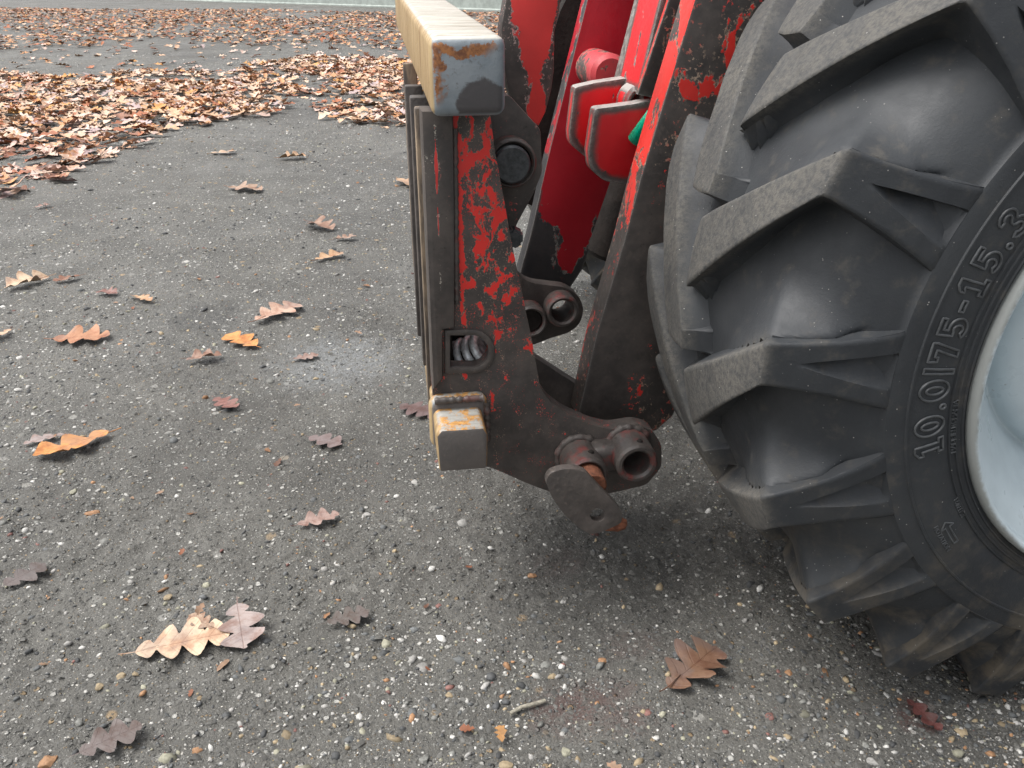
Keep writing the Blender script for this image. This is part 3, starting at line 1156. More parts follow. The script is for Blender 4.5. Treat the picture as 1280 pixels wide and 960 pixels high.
# lower bar: tapered end that sticks out beyond the side plate
bm = bmesh.new()
sec = [(.0390, .189), (.0885, .1885), (.0895, .228), (.0855, .236), (.0425, .2365), (.0375, .230)]
fr = [bm.verts.new((x + (.0635 - x) * .02, .735, z)) for x, z in sec]
bk = [bm.verts.new((x, .93, z)) for x, z in sec]
bm.faces.new(fr); bm.faces.new(bk[::-1])
for i in range(6):
    j = (i + 1) % 6
    bm.faces.new((fr[i], fr[j], bk[j], bk[i]))
bmesh.ops.bevel(bm, geom=[e for e in bm.edges], offset=.0032, segments=2, affect='EDGES', profile=.5)
from_bm('lower_bar', bm, M['lower_bar'], hitch)
# weld bead and gusset where the lower bar meets the plate
bm = box_bm(.034, .096, .782, .806, .186, .2465, .011, 4)
from_bm('bar_collar', bm, M['lower_bar'], hitch)

plate_px = [(529, 140), (612, 138), (619, 191), (630, 249), (637, 290), (645, 330), (650, 352), (657, 388), (664, 420), (670, 454), (675, 484), (687, 502), (708, 517),
            (742, 532), (765, 537), (795, 532), (815, 537), (827, 556), (827, 584), (808, 606), (775, 614), (735, 622), (700, 619), (680, 612), (658, 604), (632, 592), (610, 583), (556, 585), (548, 570), (540, 480)]
ca, cb_ = (590, 440), 22
hole = [(562, 419), (588, 419)] + [(589 + 23 * math.cos(R(a)), 440 + 21.5 * math.sin(R(a))) for a in range(-80, 81, 16)] + [(562, 461)]
plate('side_plate', plate_px, YP, YP + .022, M['plate_paint'], hitch, [0, 0, 0] + [7] * 24 + [0] * 3, .0022, [hole])
# raised lip around the D shaped window
lip_o = [(556, 413), (588, 412)] + [(590 + 29 * math.cos(R(a)), 440 + 28 * math.sin(R(a))) for a in range(-80, 81, 16)] + [(556, 468)]
lip_i = [(563, 420), (588, 420)] + [(589 + 22 * math.cos(R(a)), 440 + 20.5 * math.sin(R(a))) for a in range(-80, 81, 16)] + [(563, 460)]
plate('window_lip', lip_o, YP - .0035, YP + .003, M['dark'], hitch, 0, .0022, [lip_i])
# front upright of square bar, proud of the plate
plate('front_upright', [(526, 138), (567, 138), (569, 250), (569, 411), (554, 413), (554, 474), (541, 490)], YP - .008, YP + .028, M['bar_paint'], hitch, 0, .006)
# strips of the hitch's front frame seen edge on
bm = box_bm(.0365, .050, .846, .862, .20, .527, .002, 2); from_bm('front_strip', bm, M['rust_edge'], hitch)
bm = box_bm(.0345, .060, .895, .915, .235, .531, .002, 2); from_bm('front_strip', bm, M['dark'], hitch)
bm = box_bm(.033, .052, .985, 1.0, .235, .5320, .002, 2); from_bm('front_strip', bm, M['dark'], hitch)
bm = box_bm(.041, .060, 1.25, 1.268, .24, .5320, .002, 2); from_bm('front_strip', bm, M['rust_edge'], hitch)
bm = box_bm(.052, .064, .828, .990, .20, .527, .002, 2); from_bm('front_sheet', bm, M['black'], hitch)
# bosses, pin and flap at the bottom
b2x, b2z = on_plane(797, 581, .757)
from_bm('pin_boss', tube_ring(b2x, b2z, .757, .8125, .0232, .0150, .0025), M['boss'], hitch)
b1x, b1z = on_plane(735, 597, .752)
from_bm('pin_boss', tube_ring(b1x, b1z, .752, .8125, .0226, .0165, .0025), M['boss'], hitch)
from_bm('hitch_pin', rod_bm(b1x + .001, b1z, .733, .8135, .0150), M['rust'], hitch)
# cotter holes on top of the bosses (black beads standing in for their shaded insides)
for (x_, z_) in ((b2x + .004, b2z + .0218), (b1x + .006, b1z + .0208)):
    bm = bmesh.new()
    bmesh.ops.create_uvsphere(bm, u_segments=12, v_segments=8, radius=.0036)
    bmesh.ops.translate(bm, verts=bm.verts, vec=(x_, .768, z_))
    from_bm('cotter_hole_shade', bm, M['black'], hitch)
flap = [(682, 602), (687, 592), (700, 587), (718, 586), (732, 590), (740, 599), (752, 612), (766, 626), (778, 640), (777, 654), (764, 660), (750, 666), (738, 668), (724, 660), (706, 644), (690, 622)]
fy = .722
hx = [(747 + 9.5 * math.cos(R(a)), 644 + 8.5 * math.sin(R(a))) for a in range(0, 360, 24)]
plate('locking_flap', flap, fy, fy + .010, M['flap'], hitch, 5, .0014, [hx], 3)
bm = bmesh.new()
bmesh.ops.create_icosphere(bm, subdivisions=2, radius=.011)
for v in bm.verts:
    k = 1 + .35 * (rng.random() - .5)
    v.co = Vector((v.co.x * 1.5 * k, v.co.y * .9 * k, v.co.z * .75 * k))
x_, z_ = on_plane(765, 655, .742)
bmesh.ops.translate(bm, verts=bm.verts, vec=(x_, .742, z_))
from_bm('rust_flake', bm, M['rust'], hitch, 0)


def weld_bead(pts, r, closed, parent):
    """lumpy run of weld along a path"""
    V, q = sweep(pts, r, 8, closed)
    w1_ = np.sin(np.arange(len(pts)) * 1.9) * .18 + (rng.random(len(pts)) - .5) * .35
    P_ = np.repeat(np.array(pts), 8, 0)
    V = P_ + (V - P_) * (1 + np.repeat(w1_, 8))[:, None]
    return from_np('weld_bead', V, q, M['weld'], parent, smooth=60)


for (bx_, bz_) in ((b1x, b1z), (b2x, b2z)):
    weld_bead([(bx_ + .0235 * math.cos(R(a)), .7985, bz_ + .0235 * math.sin(R(a))) for a in range(0, 360, 8)], .0042, True, hitch)
zz_ = np.linspace(.515, .345, 60)
weld_bead([(float(np.interp(z_, [.33, .37, .45, .51], [.0672, .0676, .0691, .0702])), .7985, z_) for z_ in zz_], .0028, False, hitch)
weld_bead([(x_, .7815, .2462) for x_ in np.linspace(.040, .090, 22)], .0036, False, hitch)
weld_bead([(.0945, .785, z_) for z_ in np.linspace(.240, .192, 20)], .0034, False, hitch)
# weld fillet joining the two bosses
x_, z_ = on_plane(762, 580, .77)
bm = box_bm(x_ - .02, x_ + .02, .775, .805, z_ - .018, z_ + .016, .008, 3)
from_bm('weld_fillet', bm, M['boss'], hitch)
# bolt behind the window
wx_, wz_ = on_plane(590, 444, .845)
axv = Vector((.72, -.40, .57)).normalized()
for i in range(5):
    c0 = Vector((wx_ - .003, .848, wz_ - .003)) + axv * (-.024 + .0112 * i)
    e1 = axv.orthogonal().normalized(); e2 = axv.cross(e1)
    rr_ = .0215 - .0012 * i
    V, q = sweep([tuple(c0 + e1 * rr_ * math.cos(R(t)) + e2 * rr_ * math.sin(R(t))) for t in range(0, 360, 12)], .0044, 10, True)
    from_np('spring_coil', V, q, M['bolt'], hitch, smooth=True)
plate('added_dark_backing', [(548, 402), (622, 402), (622, 478), (548, 478)], .868, .874, M['black'], hitch, 0, .001)  # added black sheet, stands in for the darkness inside the opening
# ear with the upper pin, behind the side plate
ear = [(600, 128), (636, 118), (676, 162), (678, 216), (667, 243), (646, 281), (640, 300), (612, 300)]
plate('pin_ear', ear, .862, .884, M['bar_paint'], hitch, 6, .002)
ex, ez = on_plane(641, 205, .842)
from_bm('pin_boss', tube_ring(ex, ez, .842, .868, .0245, .0195, .003), M['boss'], hitch)
from_bm('hitch_pin', rod_bm(ex - .0015, ez, .836, 1.06, .0188, .002), M['pin'], hitch)
bm = bmesh.new()
bmesh.ops.create_cone(bm, cap_ends=True, segments=6, radius1=.013, radius2=.011, depth=.014)
bmesh.ops.bevel(bm, geom=list(bm.edges), offset=.0025, segments=2, affect='EDGES')
x_, z_ = on_plane(641, 297, .84)
bmesh.ops.transform(bm, matrix=Matrix.Translation((x_, .84, z_)) @ Matrix.Rotation(PI / 2, 4, 'X'), verts=bm.verts)
from_bm('bolt', bm, M['pin'], hitch)
# gusset plate low between the upright and the arm
plate('gusset_plate', [(650, 436), (668, 446), (700, 467), (724, 482), (770, 505), (770, 560), (650, 560)], .925, .945, M['dark'], hitch, 0, .002)
# far side plate with its bosses
fx = [(560, 250), (625, 250), (640, 320), (650, 346), (665, 354), (690, 357), (708, 359), (724, 370), (730, 386), (726, 404), (712, 416), (690, 422), (670, 430), (640, 440), (590, 440)]
hole2 = [(705 + 15 * math.cos(R(a)), 388 + 15.5 * math.sin(R(a))) for a in range(0, 360, 20)]
plate('side_plate', fx, 1.195, 1.22, M['dark'], hitch, 9, .002, [hole2])
x_, z_ = on_plane(704, 390, 1.165)
from_bm('pin_boss', tube_ring(x_, z_, 1.165, 1.23, .0250, .0175, .003), M['boss'], hitch)
x_, z_ = on_plane(664, 403, 1.165)
from_bm('pin_boss', tube_ring(x_, z_, 1.165, 1.23, .0250, .0185, .003), M['boss'], hitch)
from_bm('hitch_pin', rod_bm(x_, z_, 1.172, 1.40, .0180), M['black'], hitch)

# ---- loader arms and what hangs between them
arm_px = [(722, 522), (745, 420), (780, 302), (800, 225), (868, 0), (1005, -455), (1400, -455), (1030, -40), (940, 260), (880, 420), (842, 520), (822, 538), (790, 548), (735, 545)]
plate('loader_arm', arm_px, .874, .918, M['arm_paint'], loader, 0, .004)
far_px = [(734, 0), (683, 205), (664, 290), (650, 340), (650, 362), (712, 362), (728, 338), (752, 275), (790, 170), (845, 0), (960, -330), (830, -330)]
plate('loader_arm', far_px, 1.262, 1.30, M['arm_shaded_red'], loader, 0, .004)
# tilt link
link_px = [(632, 0), (626, 36), (628, 75), (634, 110), (642, 130), (656, 148), (674, 158), (683, 140), (690, 112), (693, 90), (694, 40), (700, 14), (705, -40), (700, -160), (640, -160)]
plate('tilt_link', link_px, .955, .985, M['link_red'], loader, 0, .005)
plate('tilt_link', [(650, 250), (676, 120), (692, 40), (700, 14), (738, -60), (790, -170), (850, -170), (790, 30), (730, 200), (690, 270)], 1.33, 1.36, M['black'], loader, 3, .004)
# tall ribs: thick flat bars running up between the arms
rib_dark = [(797, 118), (836, 0), (884, -170), (930, -170), (868, 0), (822, 124)]
plate('arm_rib', rib_dark, .982, .991, M['arm_paint'], loader, 0, .001)
px_body = [(798, 116), (826, 0), (873, -170), (905, -170), (856, 0), (822, 122)]
plate('arm_rib', px_body, .993, 1.085, M['bright_red'], loader, 0, .003)
plate('arm_rib', [(771, 118), (802, 0), (846, -165), (880, -165), (830, 0), (800, 118)], 1.10, 1.135, M['edge'], loader, 0, .004)
plate('arm_rib', [(780, 110), (808, 0), (852, -165), (895, -165), (846, 0), (812, 110)], 1.092, 1.099, M['bright_red'], loader, 0, .001)
# two stop brackets with rounded corners
br1 = [(744, 136), (790, 130), (835, 122), (830, 235), (788, 231), (756, 227), (738, 212), (736, 190)]
plate('stop_bracket', br1, .985, 1.010, M['bright_red'], loader, [4, 0, 0, 0, 0, 7, 8, 0], .0022)
br2 = [(719, 109), (745, 103), (800, 95), (800, 215), (760, 210), (731, 196), (713, 180), (712, 165)]
plate('stop_bracket', br2, 1.055, 1.080, M['bright_red'], loader, [4, 0, 0, 0, 0, 7, 8, 0], .0022)
# pivot tubes
x_, z_ = on_plane(768, 95, 1.14)
from_bm('pivot_tube', rod_bm(x_, z_, 1.16, 1.262, .026, .006), M['old_red'], loader)
x_, z_ = on_plane(800, 128, 1.02)
from_bm('pivot_tube', tube_ring(x_, z_, 1.01, 1.05, .022, .012, .004), M['bright_red'], loader)
# black lift cylinder slanting down between the arms
(xa, za), (xb, zb) = on_plane(850, 60, 1.16), on_plane(757, 322, 1.16)
va = Vector((xb - xa, 0, zb - za))
bm = bmesh.new()
bmesh.ops.create_cone(bm, cap_ends=True, segments=28, radius1=.030, radius2=.030, depth=va.length)
bmesh.ops.bevel(bm, geom=[e for e in bm.edges if e.calc_face_angle(0) > 1], offset=.006, segments=3, affect='EDGES')
bmesh.ops.transform(bm, matrix=Matrix.Translation(((xa + xb) / 2, 1.16, (za + zb) / 2)) @ Vector((0, 0, -1)).rotation_difference(va.normalized()).to_matrix().to_4x4(), verts=bm.verts)
from_bm('lift_cylinder', bm, M['black'], loader)
# hydraulic hose end with a green cap
x_, z_ = on_plane(801, 158, .972)
bm = bmesh.new()
bmesh.ops.create_cone(bm, cap_ends=True, segments=10, radius1=.011, radius2=.0075, depth=.040)
bmesh.ops.bevel(bm, geom=list(bm.edges), offset=.0015, segments=1, affect='EDGES')
bmesh.ops.transform(bm, matrix=Matrix.Translation((x_ + .002, .965, z_)) @ Matrix.Rotation(R(22), 4, 'Y') @ Matrix.Rotation(R(25), 4, 'X'), verts=bm.verts)
from_bm('hose_cap', bm, M['green'], loader)
# body of the machine behind the arms, out of frame but really there
bm = box_bm(.86, 2.0, .90, 1.46, .42, 1.05, .03, 3)
from_bm('loader_body', bm, M['arm_shaded_red'], loader)
bm = lathe_bm([(.001, .62), (.04, .62), (.04, 1.74), (.001, 1.74)], (WX, WZ), n=24)
from_bm('axle', bm, M['black'], loader)

# ------------------------------------------------------------------ stones
def ico():
    t = (1 + 5 ** .5) / 2
    v = np.array([(-1, t, 0), (1, t, 0), (-1, -t, 0), (1, -t, 0), (0, -1, t), (0, 1, t), (0, -1, -t), (0, 1, -t), (t, 0, -1), (t, 0, 1), (-t, 0, -1), (-t, 0, 1)], float)
    v /= np.linalg.norm(v[0])
    f = np.array([(0, 11, 5), (0, 5, 1), (0, 1, 7), (0, 7, 10), (0, 10, 11), (1, 5, 9), (5, 11, 4), (11, 10, 2), (10, 7, 6), (7, 1, 8),
                  (3, 9, 4), (3, 4, 2), (3, 2, 6), (3, 6, 8), (3, 8, 9), (4, 9, 5), (2, 4, 11), (6, 2, 10), (8, 6, 7), (9, 8, 1)])
    return v, f


IV, IF = ico()
PAL = np.array([(.075, .077, .078), (.115, .12, .12), (.19, .19, .175), (.34, .33, .31), (.52, .51, .48), (.33, .26, .165), (.34, .19, .10), (.20, .10, .085), (.30, .29, .22)])


OV = np.array([(1, 0, 0), (-1, 0, 0), (0, 1, 0), (0, -1, 0), (0, 0, 1)], float)
OF = np.array([(0, 2, 4), (2, 1, 4), (1, 3, 4), (3, 0, 4)])


def stones(pts, size, tint, flat=.5, geo=None, jit=.5):
    """angular chips: every corner of a coarse solid is pushed in or out"""
    BV, BF = geo or (IV, IF)
    n, k = len(pts), len(BV)
    V = BV[None] * (1 + jit * (rng.random((n, k, 1)) - .5)) + .22 * (rng.random((n, k, 3)) - .5)
    V = V * np.stack([1 + .6 * rng.random(n), .7 + .4 * rng.random(n), flat + .35 * rng.random(n)], -1)[:, None, :]
    a = rng.random(n) * 2 * PI
    c, s = np.cos(a)[:, None], np.sin(a)[:, None]
    V = np.stack([V[..., 0] * c - V[..., 1] * s, V[..., 0] * s + V[..., 1] * c, V[..., 2]], -1)
    tl = (rng.random((n, 2)) - .5) * .9
    V[..., 2] += V[..., 0] * tl[:, :1] + V[..., 1] * tl[:, 1:]
    V = V * size[:, None, None] + pts[:, None, :]
    Fq = (BF[None] + (np.arange(n) * k)[:, None, None]).reshape(-1, 3)
    return V.reshape(-1, 3), Fq, np.repeat(tint, k, 0)


def strew(N, power, y0, y1):
    u = rng.random(N)
    yy = y0 * (y1 / y0) ** (u ** power)
    xx = (rng.random(N) * 2 - 1) * (.45 + yy * .72) + yy * .12
    return xx, yy


# readable chips
xx, yy = strew(88000, 1.2, .38, 5.5)
patch = vnoise(xx * 3.2 + 30, yy * 3.2 + 50) * .6 + vnoise(xx * 9 + 3, yy * 9 + 5) * .4
keep = rng.random(len(xx)) < np.clip(.35 + 1.8 * (patch - .36), .12, 1)
xx, yy = xx[keep], yy[keep]
N = len(xx)
size = .00105 * np.exp(rng.normal(0, .55, N)) * np.clip(.9 + .25 * yy, 1, 2)
big = rng.random(N) < .11 * np.clip(1.5 - yy, .10, 1.0) * np.clip(.3 + 2.6 * (patch[keep] - .35), .15, 1.6)
size[big] *= 2.5
size = np.clip(size, .0007, .0072)
p = np.array([.23, .18, .13, .14, .13, .085, .025, .025, .085])
tint = PAL[rng.choice(9, N, p=p / p.sum())] * (.75 + .45 * rng.random((N, 1)))
zz = height(xx, yy) - size * .02
tint[big & (rng.random(N) < .5)] *= .65
zz -= np.where(big, size * .28, 0)
sm = size < .0012
P_ = np.stack([xx, yy, zz], -1)
sv, sf, stc = stones(P_[~sm], size[~sm], tint[~sm])
v0, f0, c0 = stones(P_[sm], size[sm] * 1.1, tint[sm], .5, (OV, OF), .7)
sv, sf, stc = np.vstack([sv, v0]), np.vstack([sf, f0 + len(sv)]), np.vstack([stc, c0])
# dark aggregate crumbs that roughen the binder, and bright grit
x2, y2 = strew(95000, 1.0, .40, 2.6)
n2 = len(x2)
s2 = .0016 * np.exp(rng.normal(0, .38, n2))
t2 = np.where(rng.random((n2, 1)) < .89, np.array([[.105, .103, .095]]) * (.5 + .8 * rng.random((n2, 1))), np.array([[.42, .40, .36]]) * (.6 + .6 * rng.random((n2, 1))))
s2 = np.where(t2[:, 0] > .2, s2 * .5, s2)
v2, f2, c2 = stones(np.stack([x2, y2, height(x2, y2) - s2 * .15], -1), s2, t2, .45, (OV, OF), .7)
sv, sf, stc = np.vstack([sv, v2]), np.vstack([sf, f2 + len(sv)]), np.vstack([stc, c2])
# pale flecks further out
x3, y3 = strew(26000, .8, 1.3, 9.)
s3 = .0019 * np.exp(rng.normal(0, .4, len(x3))) * np.clip(.7 + .22 * y3, 1, 2)
t3 = PAL[rng.choice(9, len(x3), p=[.12, .12, .12, .22, .22, .06, .02, .02, .10])] * (.7 + .5 * rng.random((len(x3), 1)))
v3, f3, c3 = stones(np.stack([x3, y3, height(x3, y3) - s3 * .1], -1), s3, t3, .5, (OV, OF), .7)
sv, sf, stc = np.vstack([sv, v3]), np.vstack([sf, f3 + len(sv)]), np.vstack([stc, c3])
st = from_np('gravel', sv, sf, M['stone'], col=stc)
tag(st, 'loose and embedded gravel chips over the dark yard', None, None, 'stuff')

# single pebbles that stand out
PEB = [(58, 950, 15, 6, 'large orange-brown pebble at the very bottom left of the yard'), (632, 948, 13, 5, 'tan pebble at the bottom edge below the pale twig'),
       (152, 842, 9, 5, 'flat tan pebble just below the pale curled oak leaf'), (124, 857, 9, 5, 'buff pebble beside the flat tan one below the pale oak leaf'),
       (987, 835, 8, 6, 'small orange pebble right of the brown leaf beside the tyre'), (963, 890, 9, 7, 'pinkish pebble below the orange one near the tyre'),
       (985, 915, 8, 5, 'pale yellow pebble near the bottom edge below the tyre'), (1240, 935, 9, 6, 'yellow-orange pebble at the bottom right under the tyre'),
       (115, 637, 11, 6, 'salmon chip alone on the ground below the orange leaf'), (518, 602, 9, 3, 'round grey pebble left of the hanging flap under the hitch'),
       (459, 641, 9, 3, 'rounded grey pebble right of the mauve-brown leaf'), (91, 612, 9, 8, 'cream pebble below the orange leaf on the left'),
       (665, 718, 8, 6, 'orange and grey pebble below the flap'), (690, 840, 8, 5, 'tan pebble left of the red-brown smears'),
       (752, 822, 9, 6, 'orange-brown pebble beside the brown leaf by the tyre'), (1092, 945, 10, 3, 'smooth blue-grey pebble at the bottom right edge'),
       (210, 745, 8, 5, 'orange pebble above the pale oak leaf'), (130, 672, 11, 2, 'flat dark grey stone on the left side of the yard'),
       (245, 935, 9, 6, 'orange chip near the bottom edge left of centre'), (530, 945, 12, 2, 'grey flat stone at the bottom edge in the middle'),
       (708, 930, 10, 8, 'pale yellow pebble right of the tan one at the bottom'), (560, 862, 8, 5, 'small tan pebble above the bottom edge, left of the twig')]
for k, (px, py, spx, ci, lab) in enumerate(PEB):
    gx_, gy_ = on_ground(px, py)
    dist = math.sqrt(gx_ ** 2 + gy_ ** 2 + CH ** 2)
    s_ = spx * dist / F * .62
    bm = bmesh.new()
    bmesh.ops.create_icosphere(bm, subdivisions=3, radius=1)
    r1 = np.random.default_rng(100 + k)
    ph = r1.random((4, 3)) * 6
    cuts = [(Vector(r1.normal(0, 1, 3)).normalized(), r1.uniform(.55, .85)) for _ in range(9)]
    for v in bm.verts:
        for cn, cd in cuts:
            ex_ = v.co.dot(cn) - cd
            if ex_ > 0:
                v.co -= cn * ex_
        d = sum(math.sin(3 * v.co.dot(Vector(ph[i] - 3)) / 2 + i) for i in range(4)) * .05
        v.co = v.co * (1 + d + .05 * (r1.random() - .5))
        v.co = Vector((v.co.x * s_ * 1.15, v.co.y * s_ * .9, v.co.z * s_ * .5))
    lay = bm.verts.layers.float_color.new('tint')
    for v in bm.verts:
        c_ = PAL[ci] * (.75 + .2 * r1.random())
        v[lay] = (*c_, 1)
    o = from_bm('pebble', bm, M['stone'], None, 28)
    o.location = (gx_, gy_, float(height(np.array([gx_]), np.array([gy_]))[0]) + s_ * .06)
    o.rotation_euler = (0, 0, r1.random() * 6)
    tag(o, lab, 'pebble', 'pebbles on the yard')

# pale twig
gx_, gy_ = on_ground(660, 880)
bm = bmesh.new()
P = [Vector((-.022, -.004, .003)), Vector((-.008, .001, .0045)), Vector((.010, .003, .004)), Vector((.022, .006, .003))]
V, q = sweep([tuple(p * .85) for p in P], .0021, 7, False)
tw = from_np('twig', V, q, M['twig'], smooth=True)
tw.location = (gx_, gy_, float(height(np.array([gx_]), np.array([gy_]))[0]) + .001)
tw.rotation_euler = (0, 0, R(4))
tag(tw, 'short pale dry twig lying on the gravel at the bottom', 'twig')

# ------------------------------------------------------------------ oak leaves
def leaf_geo(seed, n=40, across=2, curl=1., stalk=True):
    """unit-length oak leaf along +x from the stem; returns verts, quads"""
    r1 = np.random.default_rng(seed)
    t = np.linspace(0, 1, n)
    env = .33 * np.clip(np.sin(PI * t ** .82), 0, 1) ** .62 * (.55 + .6 * t)
    V, L = [], []
    nl = r1.choice([2.8, 3.2, 3.7])
    sides = []
    for sgn in (-1, 1):
        ph = r1.random() * .35 + (.18 if sgn > 0 else 0)
        lob = (.5 - .5 * np.cos(2 * PI * (nl * t + ph))) * (1 + .25 * np.sin(5.3 * t + ph * 9))
        lob = np.clip(lob, 0, 1)
        w = env * (.22 + .84 * lob ** .42) * (1 + .07 * (r1.random(n) - .5))
        w[0] = .004; w[-1] = .006
        xo = t + .17 * (w - .5 * env) * (1 - t ** 3) + .01
        sides.append((xo, sgn * w))
    rows = []
    mid_wob = .04 * np.sin(t * PI * r1.uniform(.6, 1.6) + r1.random() * 3) * np.sin(PI * t)
    cx_, cy_, tw_ = r1.uniform(-.5, .9) * curl, r1.uniform(.3, 1.4) * curl, r1.uniform(-.5, .5) * curl
    p1, p2 = r1.random(2) * 6
    for i in range(n):
        row = []
        fr = np.linspace(1, 0, across + 1)
        for f in fr:
            row.append((t[i] + (sides[0][0][i] - t[i]) * f, sides[0][1][i] * f + mid_wob[i]))
        for f in fr[::-1][1:]:
            row.append((t[i] + (sides[1][0][i] - t[i]) * f, sides[1][1][i] * f + mid_wob[i]))
        rows.append(row)
    A = np.array(rows)
    x, y = A[..., 0], A[..., 1]
    z = .10 * np.abs(y) * curl + cy_ * y * y * .9 + cx_ * (x - .5) ** 2 * .35 + tw_ * (x - .5) * y * .8
    z += curl * .028 * (np.sin(x * 11 + p1 + y * 9) * np.abs(y) * 4 + np.sin(y * 17 + p2) * .25)
    V = np.stack([x, y, z], -1)
    m = V.shape[1]
    i = np.arange(n * m).reshape(n, m)
    q = np.stack([i[:-1, :-1], i[1:, :-1], i[1:, 1:], i[:-1, 1:]], -1).reshape(-1, 4)
    if not stalk:
        V = V.reshape(-1, 3).copy()
        V[:, 2] -= V[:, 2].min()
        return V, q
    # stalk
    Vs, qs = sweep([(-.16, .012, .012), (-.08, .004, .004), (.02, 0, .0), (.25, mid_wob[n // 4], .002)], .0065, 5, False)
    V = np.vstack([V.reshape(-1, 3), Vs])
    q = np.vstack([q, qs + n * m])
    V[:, 2] -= V[:, 2].min()
    return V, q


LEAFM = []
for k in range(10):
    V, q = leaf_geo(20 + k, 52, 3, [.7, 1., 1.3, .6, .9, 1.6, 1.1, .5, 1.4, .8][k])
    me = bpy.data.meshes.new('oak_leaf')
    me.from_pydata([tuple(v) for v in V], [], [tuple(f) for f in q.tolist()])
    me.shade_smooth()
    me.materials.append(M['leaf'])
    LEAFM.append(me)

C_TAN, C_PALE, C_ORA, C_BRN, C_RUST, C_GREY, C_DARK = (.48, .31, .18), (.57, .43, .30), (.56, .26, .08), (.23, .115, .07), (.34, .125, .055), (.33, .27, .25), (.10, .085, .076)
LEAVES = [   # stem px, tip px, mesh, colour, width, lift, label
    ((168, 818), (290, 792), 0, C_PALE, 1.15, .0, 'pale tan lobed oak leaf, largest on the near ground'),
    ((297, 757), (306, 815), 1, C_GREY, 1.2, .0, 'grey mauve oak leaf touching the pale tan one'),
    ((836, 860), (898, 808), 2, (.17, .098, .062), 1.25, .004, 'brown curled oak leaf on the ground beside the tyre'),
    ((137, 540), (40, 572), 3, C_ORA, 1.0, .004, 'bright orange oak leaf on the left of the yard'),
    ((80, 540), (28, 553), 8, C_GREY, .8, .0, 'thin grey leaf behind the bright orange one'),
    ((66, 424), (138, 420), 4, (.40, .20, .11), 1.5, .006, 'broad copper-brown oak leaf on the left of the yard'),
    ((62, 347), (5, 362), 5, C_PALE, 1.1, .006, 'cream oak leaf near the left edge of the yard'),
    ((102, 346), (66, 353), 6, C_BRN, 1.0, .004, 'small folded brown leaf right of the cream one'),
    ((321, 432), (281, 418), 7, C_ORA, 1.1, .005, 'small yellow-orange leaf near the middle of the yard'),
    ((320, 404), (376, 383), 0, (.48, .33, .25), 1.15, .004, 'pinkish tan oak leaf above the yellow-orange one'),
    ((232, 450), (278, 444), 8, (.30, .19, .14), 1.1, .004, 'curled brown leaf left of the yellow-orange one'),
    ((366, 446), (398, 440), 9, (.28, .20, .17), 1.2, .0, 'brown leaf lying in the chalky pale stain'),
    ((372, 660), (425, 646), 4, (.30, .21, .18), 1.1, .002, 'mauve-brown oak leaf below the hitch on the near ground'),
    ((386, 546), (428, 556), 1, (.20, .155, .15), 1.2, .0, 'dull purple-grey leaf pressed flat left of the lower bar'),
    ((394, 328), (430, 319), 3, C_TAN, 1.0, .005, 'tan leaf left of the hitch at mid distance'),
    ((348, 199), (383, 196), 5, C_TAN, 1.2, .005, 'light tan leaf just in front of the leaf drift'),
    ((286, 236), (328, 240), 6, (.36, .25, .18), 1.1, .004, 'flat brown leaf between two others before the drift'),
    ((264, 193), (296, 190), 7, C_PALE, 1.1, .004, 'pale leaf close to the front of the drift'),
    ((384, 282), (416, 290), 8, (.28, .18, .13), 1.3, .004, 'crumpled brown leaf left of the hitch upright'),
    ((416, 304), (446, 300), 9, (.36, .26, .2), 1.0, .002, 'greyish tan leaf near the hitch upright'),
    ((120, 367), (148, 368), 2, (.24, .13, .11), 1.3, .004, 'small dark crumpled leaf at mid distance on the left'),
    ((166, 371), (190, 377), 0, C_TAN, .8, .002, 'tiny tan leaf fragment right of the dark crumpled one'),
    ((44, 260), (64, 256), 1, (.4, .28, .24), 1.0, .003, 'small pinkish leaf near the left edge below the drift'),
    ((268, 496), (296, 508), 5, (.24, .12, .10), 1.2, .0, 'reddish brown leaf half sunk in the gravel'),
    ((408, 778), (462, 762), 9, (.115, .10, .09), 1.2, .0, 'dark wet leaf flattened in the near gravel'),
    ((100, 948), (180, 912), 4, (.12, .098, .09), 1.3, .0, 'large dark brown wet leaf at the bottom left'),
    ((5, 735), (58, 706), 7, (.10, .085, .08), 1.4, .0, 'blackened leaf rotting near the left edge'),
    ((14, 412), (-16, 424), 3, C_PALE, 1.1, .004, 'cream leaf cut by the left edge of the view'),
    ((500, 506), (548, 522), 6, (.13, .085, .08), 1.2, .0, 'dark leaf flattened beside the foot of the hitch'),
    ((1134, 872), (1178, 912), 8, (.13, .05, .045), .9, .0, 'red-brown wet leaf flattened below the tyre'),
    ((268, 788), (236, 772), 2, (.34, .24, .17), 1.0, .0, 'small brown leaf tip under the pale tan oak leaf'),
    ((498, 225), (522, 235), 4, C_TAN, 1.0, .003, 'tan leaf half hidden behind the hitch upright')]
for (s_, t_, mi, colr, wd, lift, lab) in LEAVES:
    x0, y0 = on_ground(*s_)
    x1, y1 = on_ground(*t_)
    L_ = math.hypot(x1 - x0, y1 - y0) / 1.02
    o = bpy.data.objects.new('oak_leaf', LEAFM[mi])
    COL.objects.link(o)
    tt = np.linspace(0, 1, 7)
    hz = float(height(x0 + (x1 - x0) * tt, y0 + (y1 - y0) * tt).max()) + .0032
    o.location = (x0, y0, hz + .0015 + lift * .3)
    wash = .4 if lift == 0 else 1.25
    o.scale = (L_, L_ * wd, L_ * wash)
    o.rotation_euler = (0, 0, math.atan2(y1 - y0, x1 - x0))
    o.color = (*colr, 1)
    tag(o, lab, 'leaf', 'single leaves on the open ground')

